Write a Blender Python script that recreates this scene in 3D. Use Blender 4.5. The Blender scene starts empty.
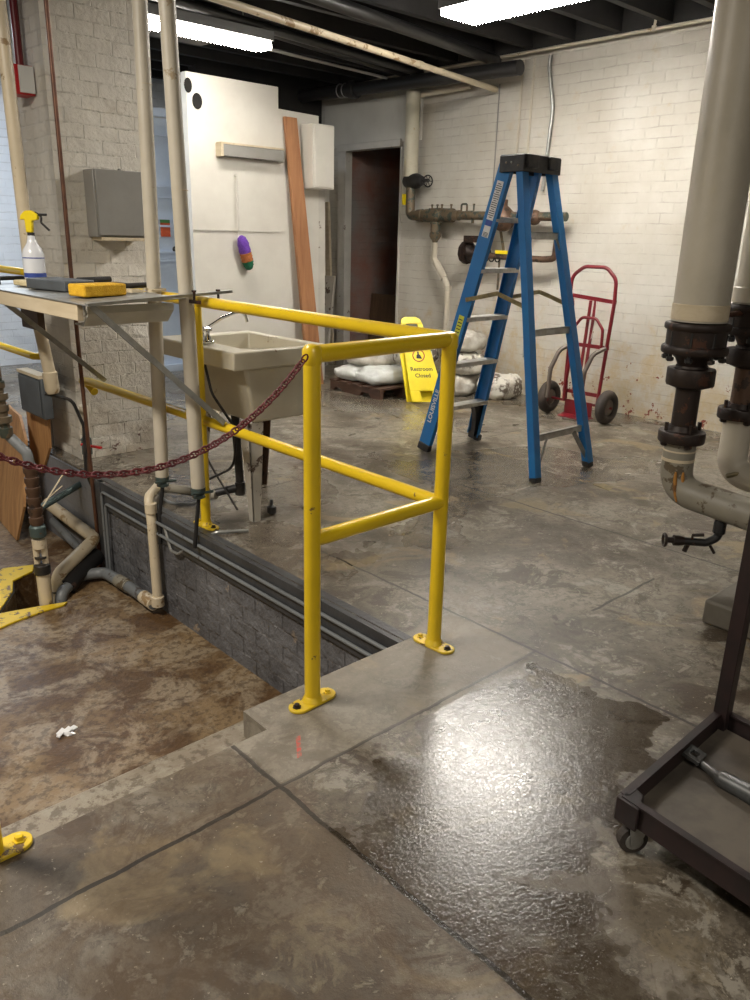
import bpy, bmesh, math, random
from mathutils import Vector, Matrix, noise
V = Vector
PI = math.pi
C = bpy.context.scene.collection
random.seed(7)

# ------------------------------------------------------------------ camera
sc = bpy.context.scene
cam_d = bpy.data.cameras.new('camera')
cam = bpy.data.objects.new('camera', cam_d); C.objects.link(cam)
sc.camera = cam
yaw, tilt, roll = math.radians(42.954), math.radians(18.419), math.radians(-1.4475)
fw = V((math.sin(yaw)*math.cos(tilt), math.cos(yaw)*math.cos(tilt), -math.sin(tilt)))
rt = V((math.cos(yaw), -math.sin(yaw), 0)); dn = fw.cross(rt)
rt2 = rt*math.cos(roll) + dn*math.sin(roll); dn2 = -rt*math.sin(roll) + dn*math.cos(roll)
cam.matrix_world = Matrix(((rt2.x, -dn2.x, -fw.x, 0), (rt2.y, -dn2.y, -fw.y, 0), (rt2.z, -dn2.z, -fw.z, 1.38), (0, 0, 0, 1)))
cam_d.sensor_fit = 'VERTICAL'; cam_d.sensor_height = 36.0
cam_d.lens = 787.2/1000*36.0
cam_d.clip_start = 0.02; cam_d.clip_end = 60

# ------------------------------------------------------------------ view, world, room lights (values)
sc.view_settings.view_transform = 'Standard'
try: sc.view_settings.look = 'None'
except Exception: pass
sc.view_settings.gamma = 1.0
sc.view_settings.use_curve_mapping = False
sc.view_settings.exposure = 0.1
try:
    sc.cycles.use_denoising = True; sc.cycles.denoising_prefilter = 'NONE'
    sc.cycles.max_bounces = 8; sc.cycles.diffuse_bounces = 4
    sc.cycles.sample_clamp_indirect = 6
except Exception: pass
w = bpy.data.worlds.new('world'); sc.world = w; w.use_nodes = True
w.node_tree.nodes['Background'].inputs[0].default_value = (1.0, 0.9, 0.75, 1)
w.node_tree.nodes['Background'].inputs[1].default_value = 0.03
WARM = (1.0, 0.93, 0.82)
COOL = (0.78, 0.88, 1.0)
P_BACK, P_SIDE, P_COOL = 50, 125, 75
EMIT, EMIT_FAR = 118, 62

def area(name, loc, sx, sy, power, col, rot=(0, 0, 0)):
    l = bpy.data.lights.new(name, 'AREA'); l.shape = 'RECTANGLE'; l.size = sx; l.size_y = sy
    l.energy = power; l.color = col
    o = bpy.data.objects.new(name, l); C.objects.link(o); o.location = loc; o.rotation_euler = rot
    return o
area('unseen_light', (0.2, -1.3, 2.86), 1.2, 0.25, P_BACK, WARM)  # unseen fill lamp, added to brighten the near rails and pipe fronts
area('unseen_light', (-0.4, 2.9, 2.86), 0.25, 1.2, P_SIDE, WARM)  # added out-of-view lamp that lifts the pit floor and pier front
area('unseen_light', (2.2, 7.35, 2.86), 1.2, 0.2, P_COOL, COOL)

# ------------------------------------------------------------------ node materials
class NT:
    def __init__(s, name):
        m = bpy.data.materials.new(name); m.use_nodes = True
        s.m = m; s.t = m.node_tree; s.b = s.t.nodes['Principled BSDF']
        s.tc = s.t.nodes.new('ShaderNodeTexCoord')
    def n(s, typ, **kw):
        nd = s.t.nodes.new('ShaderNode'+typ)
        for k, v in kw.items(): setattr(nd, k, v)
        return nd
    def l(s, a, b): s.t.links.new(a, b)
    def noise(s, scale, detail=4, rough=0.6, vec=None, dist=0.0):
        nd = s.n('TexNoise'); nd.inputs['Scale'].default_value = scale; nd.inputs['Detail'].default_value = detail
        nd.inputs['Roughness'].default_value = rough; nd.inputs['Distortion'].default_value = dist
        s.l(vec if vec is not None else s.tc.outputs['Object'], nd.inputs['Vector'])
        return nd.outputs['Fac']
    def ramp(s, fac, stops):
        nd = s.n('ValToRGB'); cr = nd.color_ramp
        while len(cr.elements) < len(stops): cr.elements.new(0.5)
        for e, (p, c) in zip(cr.elements, stops):
            e.position = p; e.color = (c, c, c, 1) if isinstance(c, (int, float)) else (*c, 1)
        s.l(fac, nd.inputs[0]); return nd.outputs[0]
    def mix(s, fac, a, b):
        nd = s.n('Mix', data_type='RGBA')
        for sock, v in ((nd.inputs[0], fac), (nd.inputs[6], a), (nd.inputs[7], b)):
            if isinstance(v, (int, float)): sock.default_value = v
            elif isinstance(v, tuple): sock.default_value = (*v, 1)
            else: s.l(v, sock)
        return nd.outputs[2]
    def math(s, op, a, b=0.0, c=0.0, clamp=False):
        nd = s.n('Math', operation=op); nd.use_clamp = clamp
        for i, v in enumerate((a, b, c)):
            if isinstance(v, (int, float)): nd.inputs[i].default_value = v
            else: s.l(v, nd.inputs[i])
        return nd.outputs[0]
    def sep(s):
        nd = s.n('SeparateXYZ'); s.l(s.tc.outputs['Object'], nd.inputs[0]); return nd.outputs
    def comb(s, x, y, z=0.0):
        nd = s.n('CombineXYZ')
        for i, v in enumerate((x, y, z)):
            if isinstance(v, (int, float)): nd.inputs[i].default_value = v
            else: s.l(v, nd.inputs[i])
        return nd.outputs[0]
    def bump(s, h, strength=0.3, dist=0.01, prev=None):
        nd = s.n('Bump'); nd.inputs['Strength'].default_value = strength; nd.inputs['Distance'].default_value = dist
        s.l(h, nd.inputs['Height'])
        if prev is not None: s.l(prev, nd.inputs['Normal'])
        s.l(nd.outputs[0], s.b.inputs['Normal']); return nd.outputs[0]
    def set(s, col=None, rough=None, metal=None, spec=None):
        for key, v in (('Base Color', col), ('Roughness', rough), ('Metallic', metal), ('Specular IOR Level', spec)):
            if v is None: continue
            if isinstance(v, (int, float)): s.b.inputs[key].default_value = v
            elif isinstance(v, tuple): s.b.inputs[key].default_value = (*v, 1)
            else: s.l(v, s.b.inputs[key])
        return s.m

def srgb(r, g, b):
    f = lambda c: ((c/255+0.055)/1.055)**2.4 if c > 10 else c/255/12.92
    return (f(r), f(g), f(b))

def M(name, col, col2=None, scale=12, rough=0.5, metal=0.0, bump=0.0, bscale=60, lo=0.4, hi=0.65, spec=None, detail=5):
    t = NT(name)
    if col2: c = t.mix(t.ramp(t.noise(scale, detail), [(lo, 0.0), (hi, 1.0)]), col, col2)
    else: c = col
    if bump: t.bump(t.noise(bscale, 4), bump, 0.01)
    return t.set(c, rough, metal, spec)

def brick(name, ax, paint, paint2, line=0.75, bw=0.215, bh=0.078, peel=None, peelz=0.0, bstr=0.6, extra=None, rough=0.55, bdist=0.012):
    t = NT(name); x, y, z = t.sep()
    wob = t.math('ADD', t.math('MULTIPLY', t.noise(1.3, 2), 0.03), t.math('MULTIPLY', t.noise(9, 3), 0.016))
    hz = x if ax == 'x' else y
    vec = t.comb(hz, t.math('ADD', z, wob), 0.0)
    br = t.n('TexBrick'); br.inputs['Scale'].default_value = 1.0
    br.inputs['Brick Width'].default_value = bw; br.inputs['Row Height'].default_value = bh
    br.inputs['Mortar Size'].default_value = 0.005; br.inputs['Mortar Smooth'].default_value = 0.6
    br.offset = 0.5; br.inputs['Color1'].default_value = (1, 1, 1, 1); br.inputs['Color2'].default_value = (0.82, 0.82, 0.82, 1)
    t.l(vec, br.inputs['Vector']); br.squash = 1.0
    mort = br.outputs['Fac']
    gap = t.ramp(t.noise(7, 3), [(0.42, 0.0), (0.62, 1.0)])          # lines are filled with paint in places
    fr_ = t.math('FRACT', t.math('DIVIDE', t.math('ADD', z, wob), bh))
    hl = t.math('LESS_THAN', t.math('MINIMUM', fr_, t.math('SUBTRACT', 1.0, fr_)), 0.055)
    vfade = t.math('MULTIPLY', t.ramp(t.noise(3.1, 3), [(0.47, 0.0), (0.66, 1.0)]), 0.75)
    mk = t.math('MULTIPLY', t.math('MAXIMUM', t.math('MULTIPLY', hl, 0.9), t.math('MULTIPLY', mort, vfade)), t.math('MULTIPLY_ADD', gap, 0.85, 0.15))
    mort2 = mort
    base = t.mix(t.ramp(t.noise(2.2, 6), [(0.35, 0.0), (0.7, 1.0)]), paint, paint2)
    base = t.mix(t.math('MULTIPLY', mk, 1-line), base, (0.16, 0.13, 0.10))
    fleck = t.ramp(t.noise(24, 6, 0.7), [(0.69, 0.0), (0.74, 1.0)])
    base = t.mix(t.math('MULTIPLY', fleck, 0.35), base, (0.22, 0.17, 0.12))
    if peel:
        g = t.math('SUBTRACT', 1.0, t.math('DIVIDE', z, peelz), clamp=True)       # damp, flaking paint near the floor
        pn = t.noise(5.0, 6, 0.65)
        tan = t.ramp(t.math('ADD', pn, t.math('MULTIPLY', g, 0.30)), [(0.62, 0.0), (0.78, 1.0)])
        base = t.mix(t.math('MULTIPLY', tan, t.math('MULTIPLY_ADD', t.noise(14, 5, 0.7), 1.2, -0.05)), base, peel[0])
        pr = t.ramp(t.math('ADD', t.noise(9, 5, 0.7), t.math('MULTIPLY', g, 0.14)), [(0.745, 0.0), (0.755, 1.0)])
        pr = t.math('MULTIPLY', pr, t.ramp(g, [(0.02, 0.0), (0.15, 1.0)]))
        base = t.mix(pr, base, peel[1])
    if extra: base = extra(t, base, x, y, z)
    h = t.math('SUBTRACT', t.math('MULTIPLY', t.noise(18, 6, 0.65), 0.5), t.math('MULTIPLY', mk, 0.8))
    h = t.math('ADD', h, t.math('MULTIPLY', t.noise(5, 3), 0.6))
    h = t.math('SUBTRACT', h, t.math('MULTIPLY', t.math('MAXIMUM', hl, mort), 0.35))
    t.bump(h, bstr, bdist)
    return t.set(base, rough)

WHITE_A, WHITE_B = (0.57, 0.545, 0.49), (0.46, 0.425, 0.36)
m_wall_r = brick('painted_brick_right', 'y', WHITE_A, WHITE_B, 0.66, peel=((0.46, 0.34, 0.17), (0.20, 0.045, 0.025)), peelz=1.05)
m_pier = brick('painted_brick_pier', 'x', (0.70, 0.66, 0.585), (0.58, 0.54, 0.465), 0.82, 0.21, 0.076, peel=((0.40, 0.33, 0.24), (0.14, 0.07, 0.05)), peelz=0.45, bstr=1.0, bdist=0.03)
m_pier_s = brick('painted_brick_pier_side', 'y', (0.70, 0.66, 0.585), (0.58, 0.54, 0.465), 0.82, 0.21, 0.076, bstr=1.0, bdist=0.03)
m_far = brick('painted_brick_far', 'x', (0.70, 0.72, 0.74), (0.60, 0.61, 0.62), 0.7)
m_red = brick('bare_brick_room', 'y', (0.20, 0.055, 0.035), (0.16, 0.15, 0.14), 0.5, 0.2, 0.075)
m_redx = brick('bare_brick_passage', 'x', (0.24, 0.22, 0.20), (0.26, 0.10, 0.065), 0.5, 0.2, 0.075)
def pit_extra(t, base, x, y, z):
    n = t.ramp(t.noise(6, 5, 0.7), [(0.66, 0.0), (0.70, 1.0)])
    zz = t.math('MULTIPLY', t.ramp(z, [(0.0, 1.0), (0.02, 0.0)]), 1.0)
    return t.mix(t.math('MULTIPLY', n, 0.55), base, (0.40, 0.30, 0.20))
m_pit = brick('dark_painted_brick_pit', 'y', (0.19, 0.19, 0.20), (0.060, 0.060, 0.066), 0.72, 0.21, 0.08, bstr=1.0, extra=pit_extra, rough=0.42, bdist=0.045)
m_pit_far = brick('slate_painted_brick_pit', 'y', (0.22, 0.225, 0.245), (0.15, 0.155, 0.17), 0.8, 0.21, 0.08, bstr=0.8, rough=0.5)

def concrete_floor():
    t = NT('wet_concrete_floor'); x, y, z = t.sep()
    n1 = t.noise(1.3, 7, 0.62, dist=0.4); n2 = t.noise(4.2, 8, 0.70, dist=0.7); n3 = t.noise(34, 6, 0.75)
    n6 = t.noise(11, 7, 0.72, dist=0.5)
    def hard(v, a, b_, k=1.0): return t.math('MULTIPLY', t.ramp(v, [(a, 0.0), (b_, 1.0)]), k)
    c = t.mix(hard(n1, 0.43, 0.57), (0.098, 0.078, 0.056), (0.255, 0.226, 0.180))
    c = t.mix(hard(n2, 0.46, 0.54, 0.7), c, (0.145, 0.120, 0.088))
    c = t.mix(hard(n2, 0.55, 0.59, 0.85), c, (0.275, 0.250, 0.205))
    c = t.mix(hard(t.noise(3.0, 7, 0.7, dist=1.0), 0.555, 0.60, 0.9), c, (0.062, 0.042, 0.025))
    c = t.mix(hard(n6, 0.52, 0.57, 0.65), c, (0.060, 0.046, 0.032))
    c = t.mix(hard(n6, 0.59, 0.63, 0.6), c, (0.33, 0.30, 0.245))
    c = t.mix(hard(n3, 0.50, 0.60, 0.45), c, (0.045, 0.034, 0.024))
    n4 = t.noise(2.3, 6, 0.6, dist=0.8)
    c = t.mix(hard(n4, 0.58, 0.64, 0.6), c, (0.29, 0.22, 0.12))
    c = t.mix(hard(t.noise(60, 5, 0.7), 0.64, 0.67, 0.8), c, (0.48, 0.43, 0.34))
    # brown foreground slab left of the joint (dirt tramped up from the pit)
    def sm(v, a, b): return t.ramp(t.math('DIVIDE', t.math('SUBTRACT', v, a), b-a, clamp=True), [(0.0, 0.0), (1.0, 1.0)])
    xs = t.math('ADD', x, t.math('MULTIPLY', t.math('SUBTRACT', n1, 0.5), 0.25))
    ys = t.math('ADD', y, t.math('MULTIPLY', t.math('SUBTRACT', n2, 0.5), 0.35))
    brown = t.math('MULTIPLY', t.math('SUBTRACT', 1.0, sm(xs, 1.02, 1.10)), t.math('SUBTRACT', 1.0, sm(y, 1.9, 2.0)))
    bmask = t.math('MULTIPLY', brown, t.ramp(n2, [(0.44, 0.25), (0.54, 1.0)]))
    c = t.mix(t.math('MULTIPLY', bmask, 0.62), c, (0.095, 0.060, 0.032))
    for (qx, qy, qr) in ((0.78, 0.98, 0.13), (1.33, 0.48, 0.09)):           # pale mineral crusts
        dd = t.math('SQRT', t.math('ADD', t.math('POWER', t.math('SUBTRACT', x, qx), 2.0), t.math('POWER', t.math('SUBTRACT', y, qy), 2.0)))
        cr = t.ramp(t.math('ADD', t.math('SUBTRACT', 1.0, t.math('DIVIDE', dd, qr)), t.math('MULTIPLY', t.math('SUBTRACT', n6, 0.5), 5.0)), [(0.30, 0.0), (0.55, 1.0)])
        cr = t.math('MULTIPLY', cr, t.math('LESS_THAN', dd, qr*1.5))
        c = t.mix(t.math('MULTIPLY', t.math('MULTIPLY', cr, t.ramp(n3, [(0.40, 0.2), (0.60, 1.0)])), 0.5), c, (0.27, 0.22, 0.145))
    # the puddled slab: water darkens the concrete
    n5 = t.noise(1.7, 5, 0.6)
    px = t.math('ADD', x, t.math('MULTIPLY', t.math('SUBTRACT', n5, 0.5), 1.1))
    py = t.math('ADD', y, t.math('MULTIPLY', t.math('SUBTRACT', t.noise(2.6, 5, 0.6), 0.5), 0.8))
    d1 = t.math('ADD', t.math('POWER', t.math('ABSOLUTE', t.math('DIVIDE', t.math('SUBTRACT', px, 1.62), 0.52)), 2.0),
                t.math('POWER', t.math('ABSOLUTE', t.math('DIVIDE', t.math('SUBTRACT', py, 1.10), 0.36)), 2.0))
    d2 = t.math('ADD', t.math('POWER', t.math('ABSOLUTE', t.math('DIVIDE', t.math('SUBTRACT', px, 1.05), 0.28)), 2.0),
                t.math('POWER', t.math('ABSOLUTE', t.math('DIVIDE', t.math('SUBTRACT', py, 0.75), 0.42)), 2.0))
    wet = t.math('MAXIMUM', t.ramp(d1, [(0.85, 1.0), (1.0, 0.0)]), t.ramp(d2, [(0.7, 0.9), (1.0, 0.0)]))
    inslab = t.math('MULTIPLY', sm(x, 0.99, 1.01), t.math('SUBTRACT', 1.0, sm(y, 1.385, 1.41)))
    inslab = t.math('MULTIPLY', inslab, t.math('SUBTRACT', 1.0, sm(x, 2.10, 2.115)))
    wet = t.math('MULTIPLY', wet, inslab)
    damp = t.math('MULTIPLY', t.ramp(t.noise(0.8, 5, 0.6, dist=0.4), [(0.40, 0.0), (0.58, 1.0)]), sm(y, 1.9, 2.5))
    c = t.mix(t.math('MULTIPLY', damp, 0.35), c, (0.07, 0.060, 0.046))
    c = t.mix(t.math('MULTIPLY', wet, 0.76), c, (0.030, 0.021, 0.012))
    # saw-cut joints (world positions)
    def near(v, p, wd): return t.math('LESS_THAN', t.math('ABSOLUTE', t.math('SUBTRACT', t.math('ADD', v, t.math('MULTIPLY', t.math('SUBTRACT', t.noise(9, 3), 0.5), 0.02)), p)), wd)
    def rng(v, a, b): return t.math('MULTIPLY', t.math('GREATER_THAN', v, a), t.math('LESS_THAN', v, b))
    J = [t.math('MULTIPLY', near(x, 2.125, 0.006), t.math('LESS_THAN', y, 2.75)),
         t.math('MULTIPLY', near(y, 1.425, 0.006), t.math('MULTIPLY', t.math('LESS_THAN', x, 2.125), t.math('GREATER_THAN', x, -2.0))),
         t.math('MULTIPLY', near(x, 1.01, 0.007), t.math('LESS_THAN', y, 1.80)),
         t.math('MULTIPLY', near(x, 3.42, 0.006), rng(y, 0.5, 3.6)),
         t.math('MULTIPLY', near(y, 1.475, 0.006), rng(x, 2.56, 3.05)),
         t.math('MULTIPLY', near(y, 3.6, 0.005), rng(x, 2.1, 5.6))]
    j = J[0]
    for k in J[1:]: j = t.math('MAXIMUM', j, k)
    c = t.mix(t.math('MULTIPLY', j, 0.88), c, (0.022, 0.017, 0.012))
    # pale kerb strip beside the pit
    kerb = t.math('MULTIPLY', t.math('MULTIPLY', sm(x, 1.01, 1.03), t.math('SUBTRACT', 1.0, sm(x, 2.10, 2.12))), t.math('MULTIPLY', sm(y, 1.42, 1.44), t.math('SUBTRACT', 1.0, sm(y, 1.81, 1.83))))
    c = t.mix(t.math('MULTIPLY', kerb, 0.55), c, t.mix(t.ramp(n2, [(0.4, 0.0), (0.6, 1.0)]), (0.30, 0.265, 0.21), (0.19, 0.165, 0.13)))
    # red paint swipe on the kerb
    rx = t.math('SUBTRACT', x, 1.152); ry = t.math('SUBTRACT', y, 1.53)
    red = t.math('MULTIPLY', t.math('LESS_THAN', t.math('ABSOLUTE', t.math('SUBTRACT', rx, t.math('MULTIPLY', ry, 0.7))), 0.008), t.math('LESS_THAN', t.math('ABSOLUTE', ry), 0.040))
    red = t.math('MULTIPLY', red, t.ramp(t.noise(80, 3), [(0.4, 0.2), (0.6, 1.0)]))
    c = t.mix(red, c, (0.50, 0.07, 0.05))
    # roughness: film of water nearly everywhere, glassy in the puddle
    film = t.math('MAXIMUM', wet, t.math('MULTIPLY', t.ramp(n2, [(0.38, 0.0), (0.62, 1.0)]), 0.45))
    film = t.math('MAXIMUM', film, t.math('MULTIPLY', damp, 0.85))
    film = t.math('MULTIPLY', film, t.math('SUBTRACT', 1.0, t.math('MULTIPLY', kerb, 0.7)))
    r = t.math('MULTIPLY_ADD', film, -0.43, 0.50)
    pits = t.ramp(t.noise(75, 4, 0.7), [(0.40, 0.0), (0.62, 1.0)])
    fine = t.math('ADD', t.math('MULTIPLY', pits, 0.8), n3)
    nb = t.bump(t.math('SUBTRACT', fine, t.math('MULTIPLY', j, 1.5)), 0.50, 0.00065)
    t.bump(t.noise(14, 5, 0.6), 0.22, 0.0035, nb)
    t.set(c, r, 0.0, 0.5)
    return t.m
m_floor = concrete_floor()

def pit_floor_mat(name, a, b, cc):
    t = NT(name)
    n1 = t.noise(1.6, 7, 0.65, dist=0.4); n2 = t.noise(5, 8, 0.7, dist=0.6); n3 = t.noise(26, 5, 0.7)
    c = t.mix(t.ramp(n1, [(0.44, 0.0), (0.56, 1.0)]), a, b)
    c = t.mix(t.math('MULTIPLY', t.ramp(n2, [(0.48, 0.0), (0.58, 1.0)]), 0.75), c, cc)
    c = t.mix(t.math('MULTIPLY', t.ramp(n3, [(0.50, 0.0), (0.58, 1.0)]), 0.6), c, (0.055, 0.030, 0.014))
    c = t.mix(t.math('MULTIPLY', t.ramp(t.noise(12, 6, 0.7), [(0.66, 0.0), (0.72, 1.0)]), 0.6), c, (0.42, 0.36, 0.28))
    nb = t.bump(t.noise(60, 4), 0.5, 0.006); t.bump(n2, 0.3, 0.012, nb)
    return t.set(c, t.ramp(n2, [(0.35, 0.5), (0.65, 0.34)]))
m_pitfloor = pit_floor_mat('rust_stained_pit_floor', (0.095, 0.050, 0.019), (0.23, 0.155, 0.080), (0.30, 0.235, 0.155))
m_step = pit_floor_mat('worn_concrete_step', (0.26, 0.22, 0.165), (0.20, 0.165, 0.12), (0.30, 0.27, 0.21))

def chipped(name, col, chip, amount=0.66, rough=0.35, scale=18, metal=0.0, spec=None, col2=None):
    t = NT(name)
    n = t.noise(scale, 5, 0.65)
    base = t.mix(t.ramp(t.noise(3, 4), [(0.35, 0.0), (0.65, 1.0)]), col, col2 or tuple(v*0.82 for v in col))
    k = t.ramp(n, [(amount, 0.0), (amount+0.03, 1.0)])
    c = t.mix(k, base, chip)
    t.bump(t.math('SUBTRACT', t.math('MULTIPLY', t.noise(45, 3), 0.3), k), 0.25, 0.003)
    return t.set(c, rough, metal, spec)
m_yellow = chipped('yellow_gloss_paint', (0.80, 0.55, 0.015), (0.20, 0.12, 0.03), 0.70, 0.28, 22)
m_yellow_w = chipped('worn_yellow_paint', (0.72, 0.50, 0.02), (0.16, 0.10, 0.05), 0.58, 0.4, 26)
m_white_pipe = chipped('dirty_white_pipe_paint', (0.56, 0.51, 0.42), (0.36, 0.28, 0.18), 0.63, 0.45, 9, col2=(0.47, 0.42, 0.33))
m_white = chipped('flaking_white_paint', (0.62, 0.59, 0.53), (0.17, 0.12, 0.09), 0.66, 0.5, 14)
m_white_heavy = chipped('heavily_flaking_white_paint', (0.58, 0.54, 0.47), (0.12, 0.08, 0.06), 0.57, 0.55, 11)
m_panel = chipped('white_painted_board', (0.66, 0.635, 0.57), (0.40, 0.37, 0.32), 0.70, 0.5, 5, col2=(0.60, 0.57, 0.51))
m_cream = chipped('stained_cream_pvc', (0.66, 0.56, 0.40), (0.30, 0.20, 0.10), 0.60, 0.38, 9)
m_cover = M('canvas_pipe_jacket', (0.50, 0.455, 0.37), (0.42, 0.38, 0.30), 2.5, 0.42, bump=0.15, bscale=7)
m_cover_old = chipped('stained_pipe_jacket', (0.20, 0.18, 0.14), (0.10, 0.075, 0.045), 0.54, 0.5, 9, col2=(0.27, 0.25, 0.20))
m_orange = chipped('orange_rust_streak', (0.38, 0.17, 0.03), (0.16, 0.07, 0.02), 0.55, 0.55, 12)
m_iron = chipped('rusty_cast_iron', (0.026, 0.016, 0.012), (0.07, 0.028, 0.015), 0.58, 0.5, 16, 0.3)
m_black_iron = chipped('black_iron', (0.018, 0.017, 0.017), (0.06, 0.035, 0.025), 0.64, 0.5, 14, 0.2)
m_brown_pipe = chipped('brown_corroded_pipe', (0.12, 0.07, 0.045), (0.05, 0.035, 0.028), 0.55, 0.5, 14, 0.4)
m_bronze = chipped('dull_bronze_fitting', (0.17, 0.13, 0.085), (0.07, 0.085, 0.07), 0.52, 0.45, 15, 0.5)
m_teal = chipped('green_grey_fitting', (0.07, 0.10, 0.095), (0.12, 0.07, 0.045), 0.60, 0.5, 15, 0.3)
m_grey_pipe = chipped('grey_painted_pipe', (0.17, 0.18, 0.185), (0.07, 0.06, 0.055), 0.62, 0.45, 12)
m_galv = M('galvanised_steel', (0.36, 0.36, 0.34), (0.25, 0.25, 0.235), 14, 0.42, 0.6, bump=0.1)
m_alu = M('brushed_aluminium', (0.55, 0.54, 0.51), (0.40, 0.39, 0.36), 18, 0.42, 0.7, bump=0.08)
m_chrome = M('chrome', (0.75, 0.75, 0.75), rough=0.12, metal=1.0)
m_sheet = M('grey_painted_sheet', (0.60, 0.60, 0.56), (0.50, 0.50, 0.47), 6, 0.45)
m_box = M('grey_enamel_box', (0.30, 0.29, 0.27), (0.25, 0.24, 0.22), 3, 0.38, 0.2)
m_dkbox = M('slate_grey_box', (0.085, 0.095, 0.105), (0.06, 0.065, 0.07), 5, 0.5)
m_blue = chipped('blue_fibreglass', (0.015, 0.165, 0.42), (0.30, 0.42, 0.52), 0.78, 0.36, 16, col2=(0.012, 0.13, 0.36))
m_blackp = M('black_plastic', (0.012, 0.012, 0.013), (0.035, 0.03, 0.025), 20, 0.45)
m_redp = chipped('red_truck_paint', (0.17, 0.006, 0.012), (0.10, 0.03, 0.03), 0.68, 0.35, 20)
m_maroon = M('dark_red_plastic', (0.16, 0.025, 0.03), (0.10, 0.015, 0.02), 30, 0.4)
m_dullsteel = chipped('dull_worn_steel', (0.16, 0.13, 0.11), (0.25, 0.06, 0.05), 0.62, 0.5, 12, 0.3)
m_olive = M('olive_steel_strap', (0.28, 0.23, 0.12), (0.18, 0.15, 0.09), 20, 0.4, 0.6)
m_tire = M('black_rubber', (0.035, 0.028, 0.024), (0.06, 0.045, 0.035), 12, 0.75, bump=0.3, bscale=90)
def wood(name, a, b, axis='z', sc_=1.0, rough=0.6):
    t = NT(name); x, y, z = t.sep()
    o = {'z': (t.math('MULTIPLY', x, 18*sc_), t.math('MULTIPLY', y, 18*sc_), t.math('MULTIPLY', z, 1.6*sc_)),
         'x': (t.math('MULTIPLY', x, 1.6*sc_), t.math('MULTIPLY', y, 18*sc_), t.math('MULTIPLY', z, 18*sc_)),
         'y': (t.math('MULTIPLY', x, 18*sc_), t.math('MULTIPLY', y, 1.6*sc_), t.math('MULTIPLY', z, 18*sc_))}[axis]
    v = t.comb(*o); n = t.noise(1.0, 5, 0.6, v, 0.6)
    c = t.mix(t.ramp(n, [(0.35, 0.0), (0.65, 1.0)]), a, b)
    t.bump(n, 0.2, 0.004); return t.set(c, rough)
m_pine = wood('weathered_orange_pine', (0.40, 0.19, 0.085), (0.27, 0.115, 0.048))
m_ply = wood('stained_plywood', (0.52, 0.29, 0.12), (0.32, 0.15, 0.055))
m_palewood = wood('pale_painted_timber', (0.62, 0.53, 0.38), (0.52, 0.43, 0.29), 'y')
m_pallet = wood('dark_brown_pallet_wood', (0.10, 0.05, 0.03), (0.06, 0.03, 0.02), 'y')
m_darkwood = wood('dark_brown_board', (0.11, 0.065, 0.035), (0.07, 0.04, 0.022))
m_sack = M('white_woven_sack', (0.60, 0.58, 0.52), (0.40, 0.36, 0.30), 9, 0.7, bump=0.35, bscale=30)
m_sack_w = M('clean_white_sack', (0.68, 0.70, 0.68), (0.55, 0.56, 0.54), 8, 0.55, bump=0.3, bscale=25)
def sackprint():
    t = NT('printed_crumpled_sack')
    wv = t.n('TexVoronoi'); wv.inputs['Scale'].default_value = 28; t.l(t.tc.outputs['Object'], wv.inputs['Vector'])
    c = t.mix(t.ramp(wv.outputs['Distance'], [(0.30, 0.0), (0.42, 1.0)]), (0.62, 0.60, 0.54), (0.16, 0.13, 0.10))
    c = t.mix(t.ramp(t.noise(7, 4), [(0.45, 0.0), (0.55, 1.0)]), (0.62, 0.59, 0.52), c)
    t.bump(t.noise(25, 5), 0.5, 0.02); return t.set(c, 0.65)
m_sack_p = sackprint()
m_sink = chipped('cream_enamel_sink', (0.60, 0.56, 0.45), (0.34, 0.27, 0.18), 0.66, 0.35, 10, col2=(0.53, 0.48, 0.37))
m_signy = M('yellow_plastic_sign', (0.85, 0.68, 0.01), (0.78, 0.60, 0.01), 6, 0.4)
m_black = M('black_ink', (0.012, 0.012, 0.012), rough=0.5)
m_redink = M('red_ink', (0.45, 0.05, 0.02), rough=0.5)
m_label = M('white_label', (0.62, 0.62, 0.60), rough=0.5)
m_bluelabel = M('blue_label', (0.03, 0.06, 0.28), rough=0.5)
m_ylabel = M('yellow_label', (0.55, 0.55, 0.03), rough=0.5)
m_sponge = M('yellow_sponge_foam', (0.72, 0.42, 0.02), (0.60, 0.32, 0.01), 40, 0.9, bump=0.6, bscale=150)
m_psponge = M('pale_sponge_foam', (0.72, 0.62, 0.38), (0.62, 0.50, 0.28), 40, 0.9, bump=0.6, bscale=150)
m_bottle = M('translucent_white_plastic', (0.66, 0.67, 0.70), rough=0.25)
m_byellow = M('yellow_trigger_plastic', (0.82, 0.62, 0.01), rough=0.3)
m_cart = M('dark_maroon_painted_steel', (0.022, 0.011, 0.011), (0.012, 0.008, 0.008), 15, 0.5)
m_tray = M('dusty_steel_tray', (0.11, 0.092, 0.072), (0.055, 0.046, 0.037), 7, 0.5)
m_casting = M('grey_steel_casting', (0.10, 0.105, 0.105), (0.07, 0.065, 0.06), 12, 0.42, 0.6)
m_ceil = M('near_black_ceiling', (0.010, 0.009, 0.009), (0.020, 0.018, 0.016), 3, 0.8)  # near-black base colour, faintly mottled
m_ceil_beam = M('grey_concrete_beam', (0.10, 0.09, 0.08), (0.06, 0.055, 0.05), 3, 0.7)
m_black_pipe = M('black_painted_pipe', (0.020, 0.019, 0.019), rough=0.4)
m_silver = M('silver_strap', (0.5, 0.5, 0.5), rough=0.35, metal=0.8)
m_door = M('blue_lit_white_door', (0.60, 0.68, 0.80), (0.52, 0.60, 0.72), 3, 0.45)  # white door tinted blue, the cool light painted in
m_copper = M('dull_copper', (0.16, 0.075, 0.045), (0.10, 0.05, 0.035), 12, 0.4, 0.6)
m_redbox = M('red_painted_conduit', (0.14, 0.008, 0.012), (0.10, 0.005, 0.01), 8, 0.4)
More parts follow.
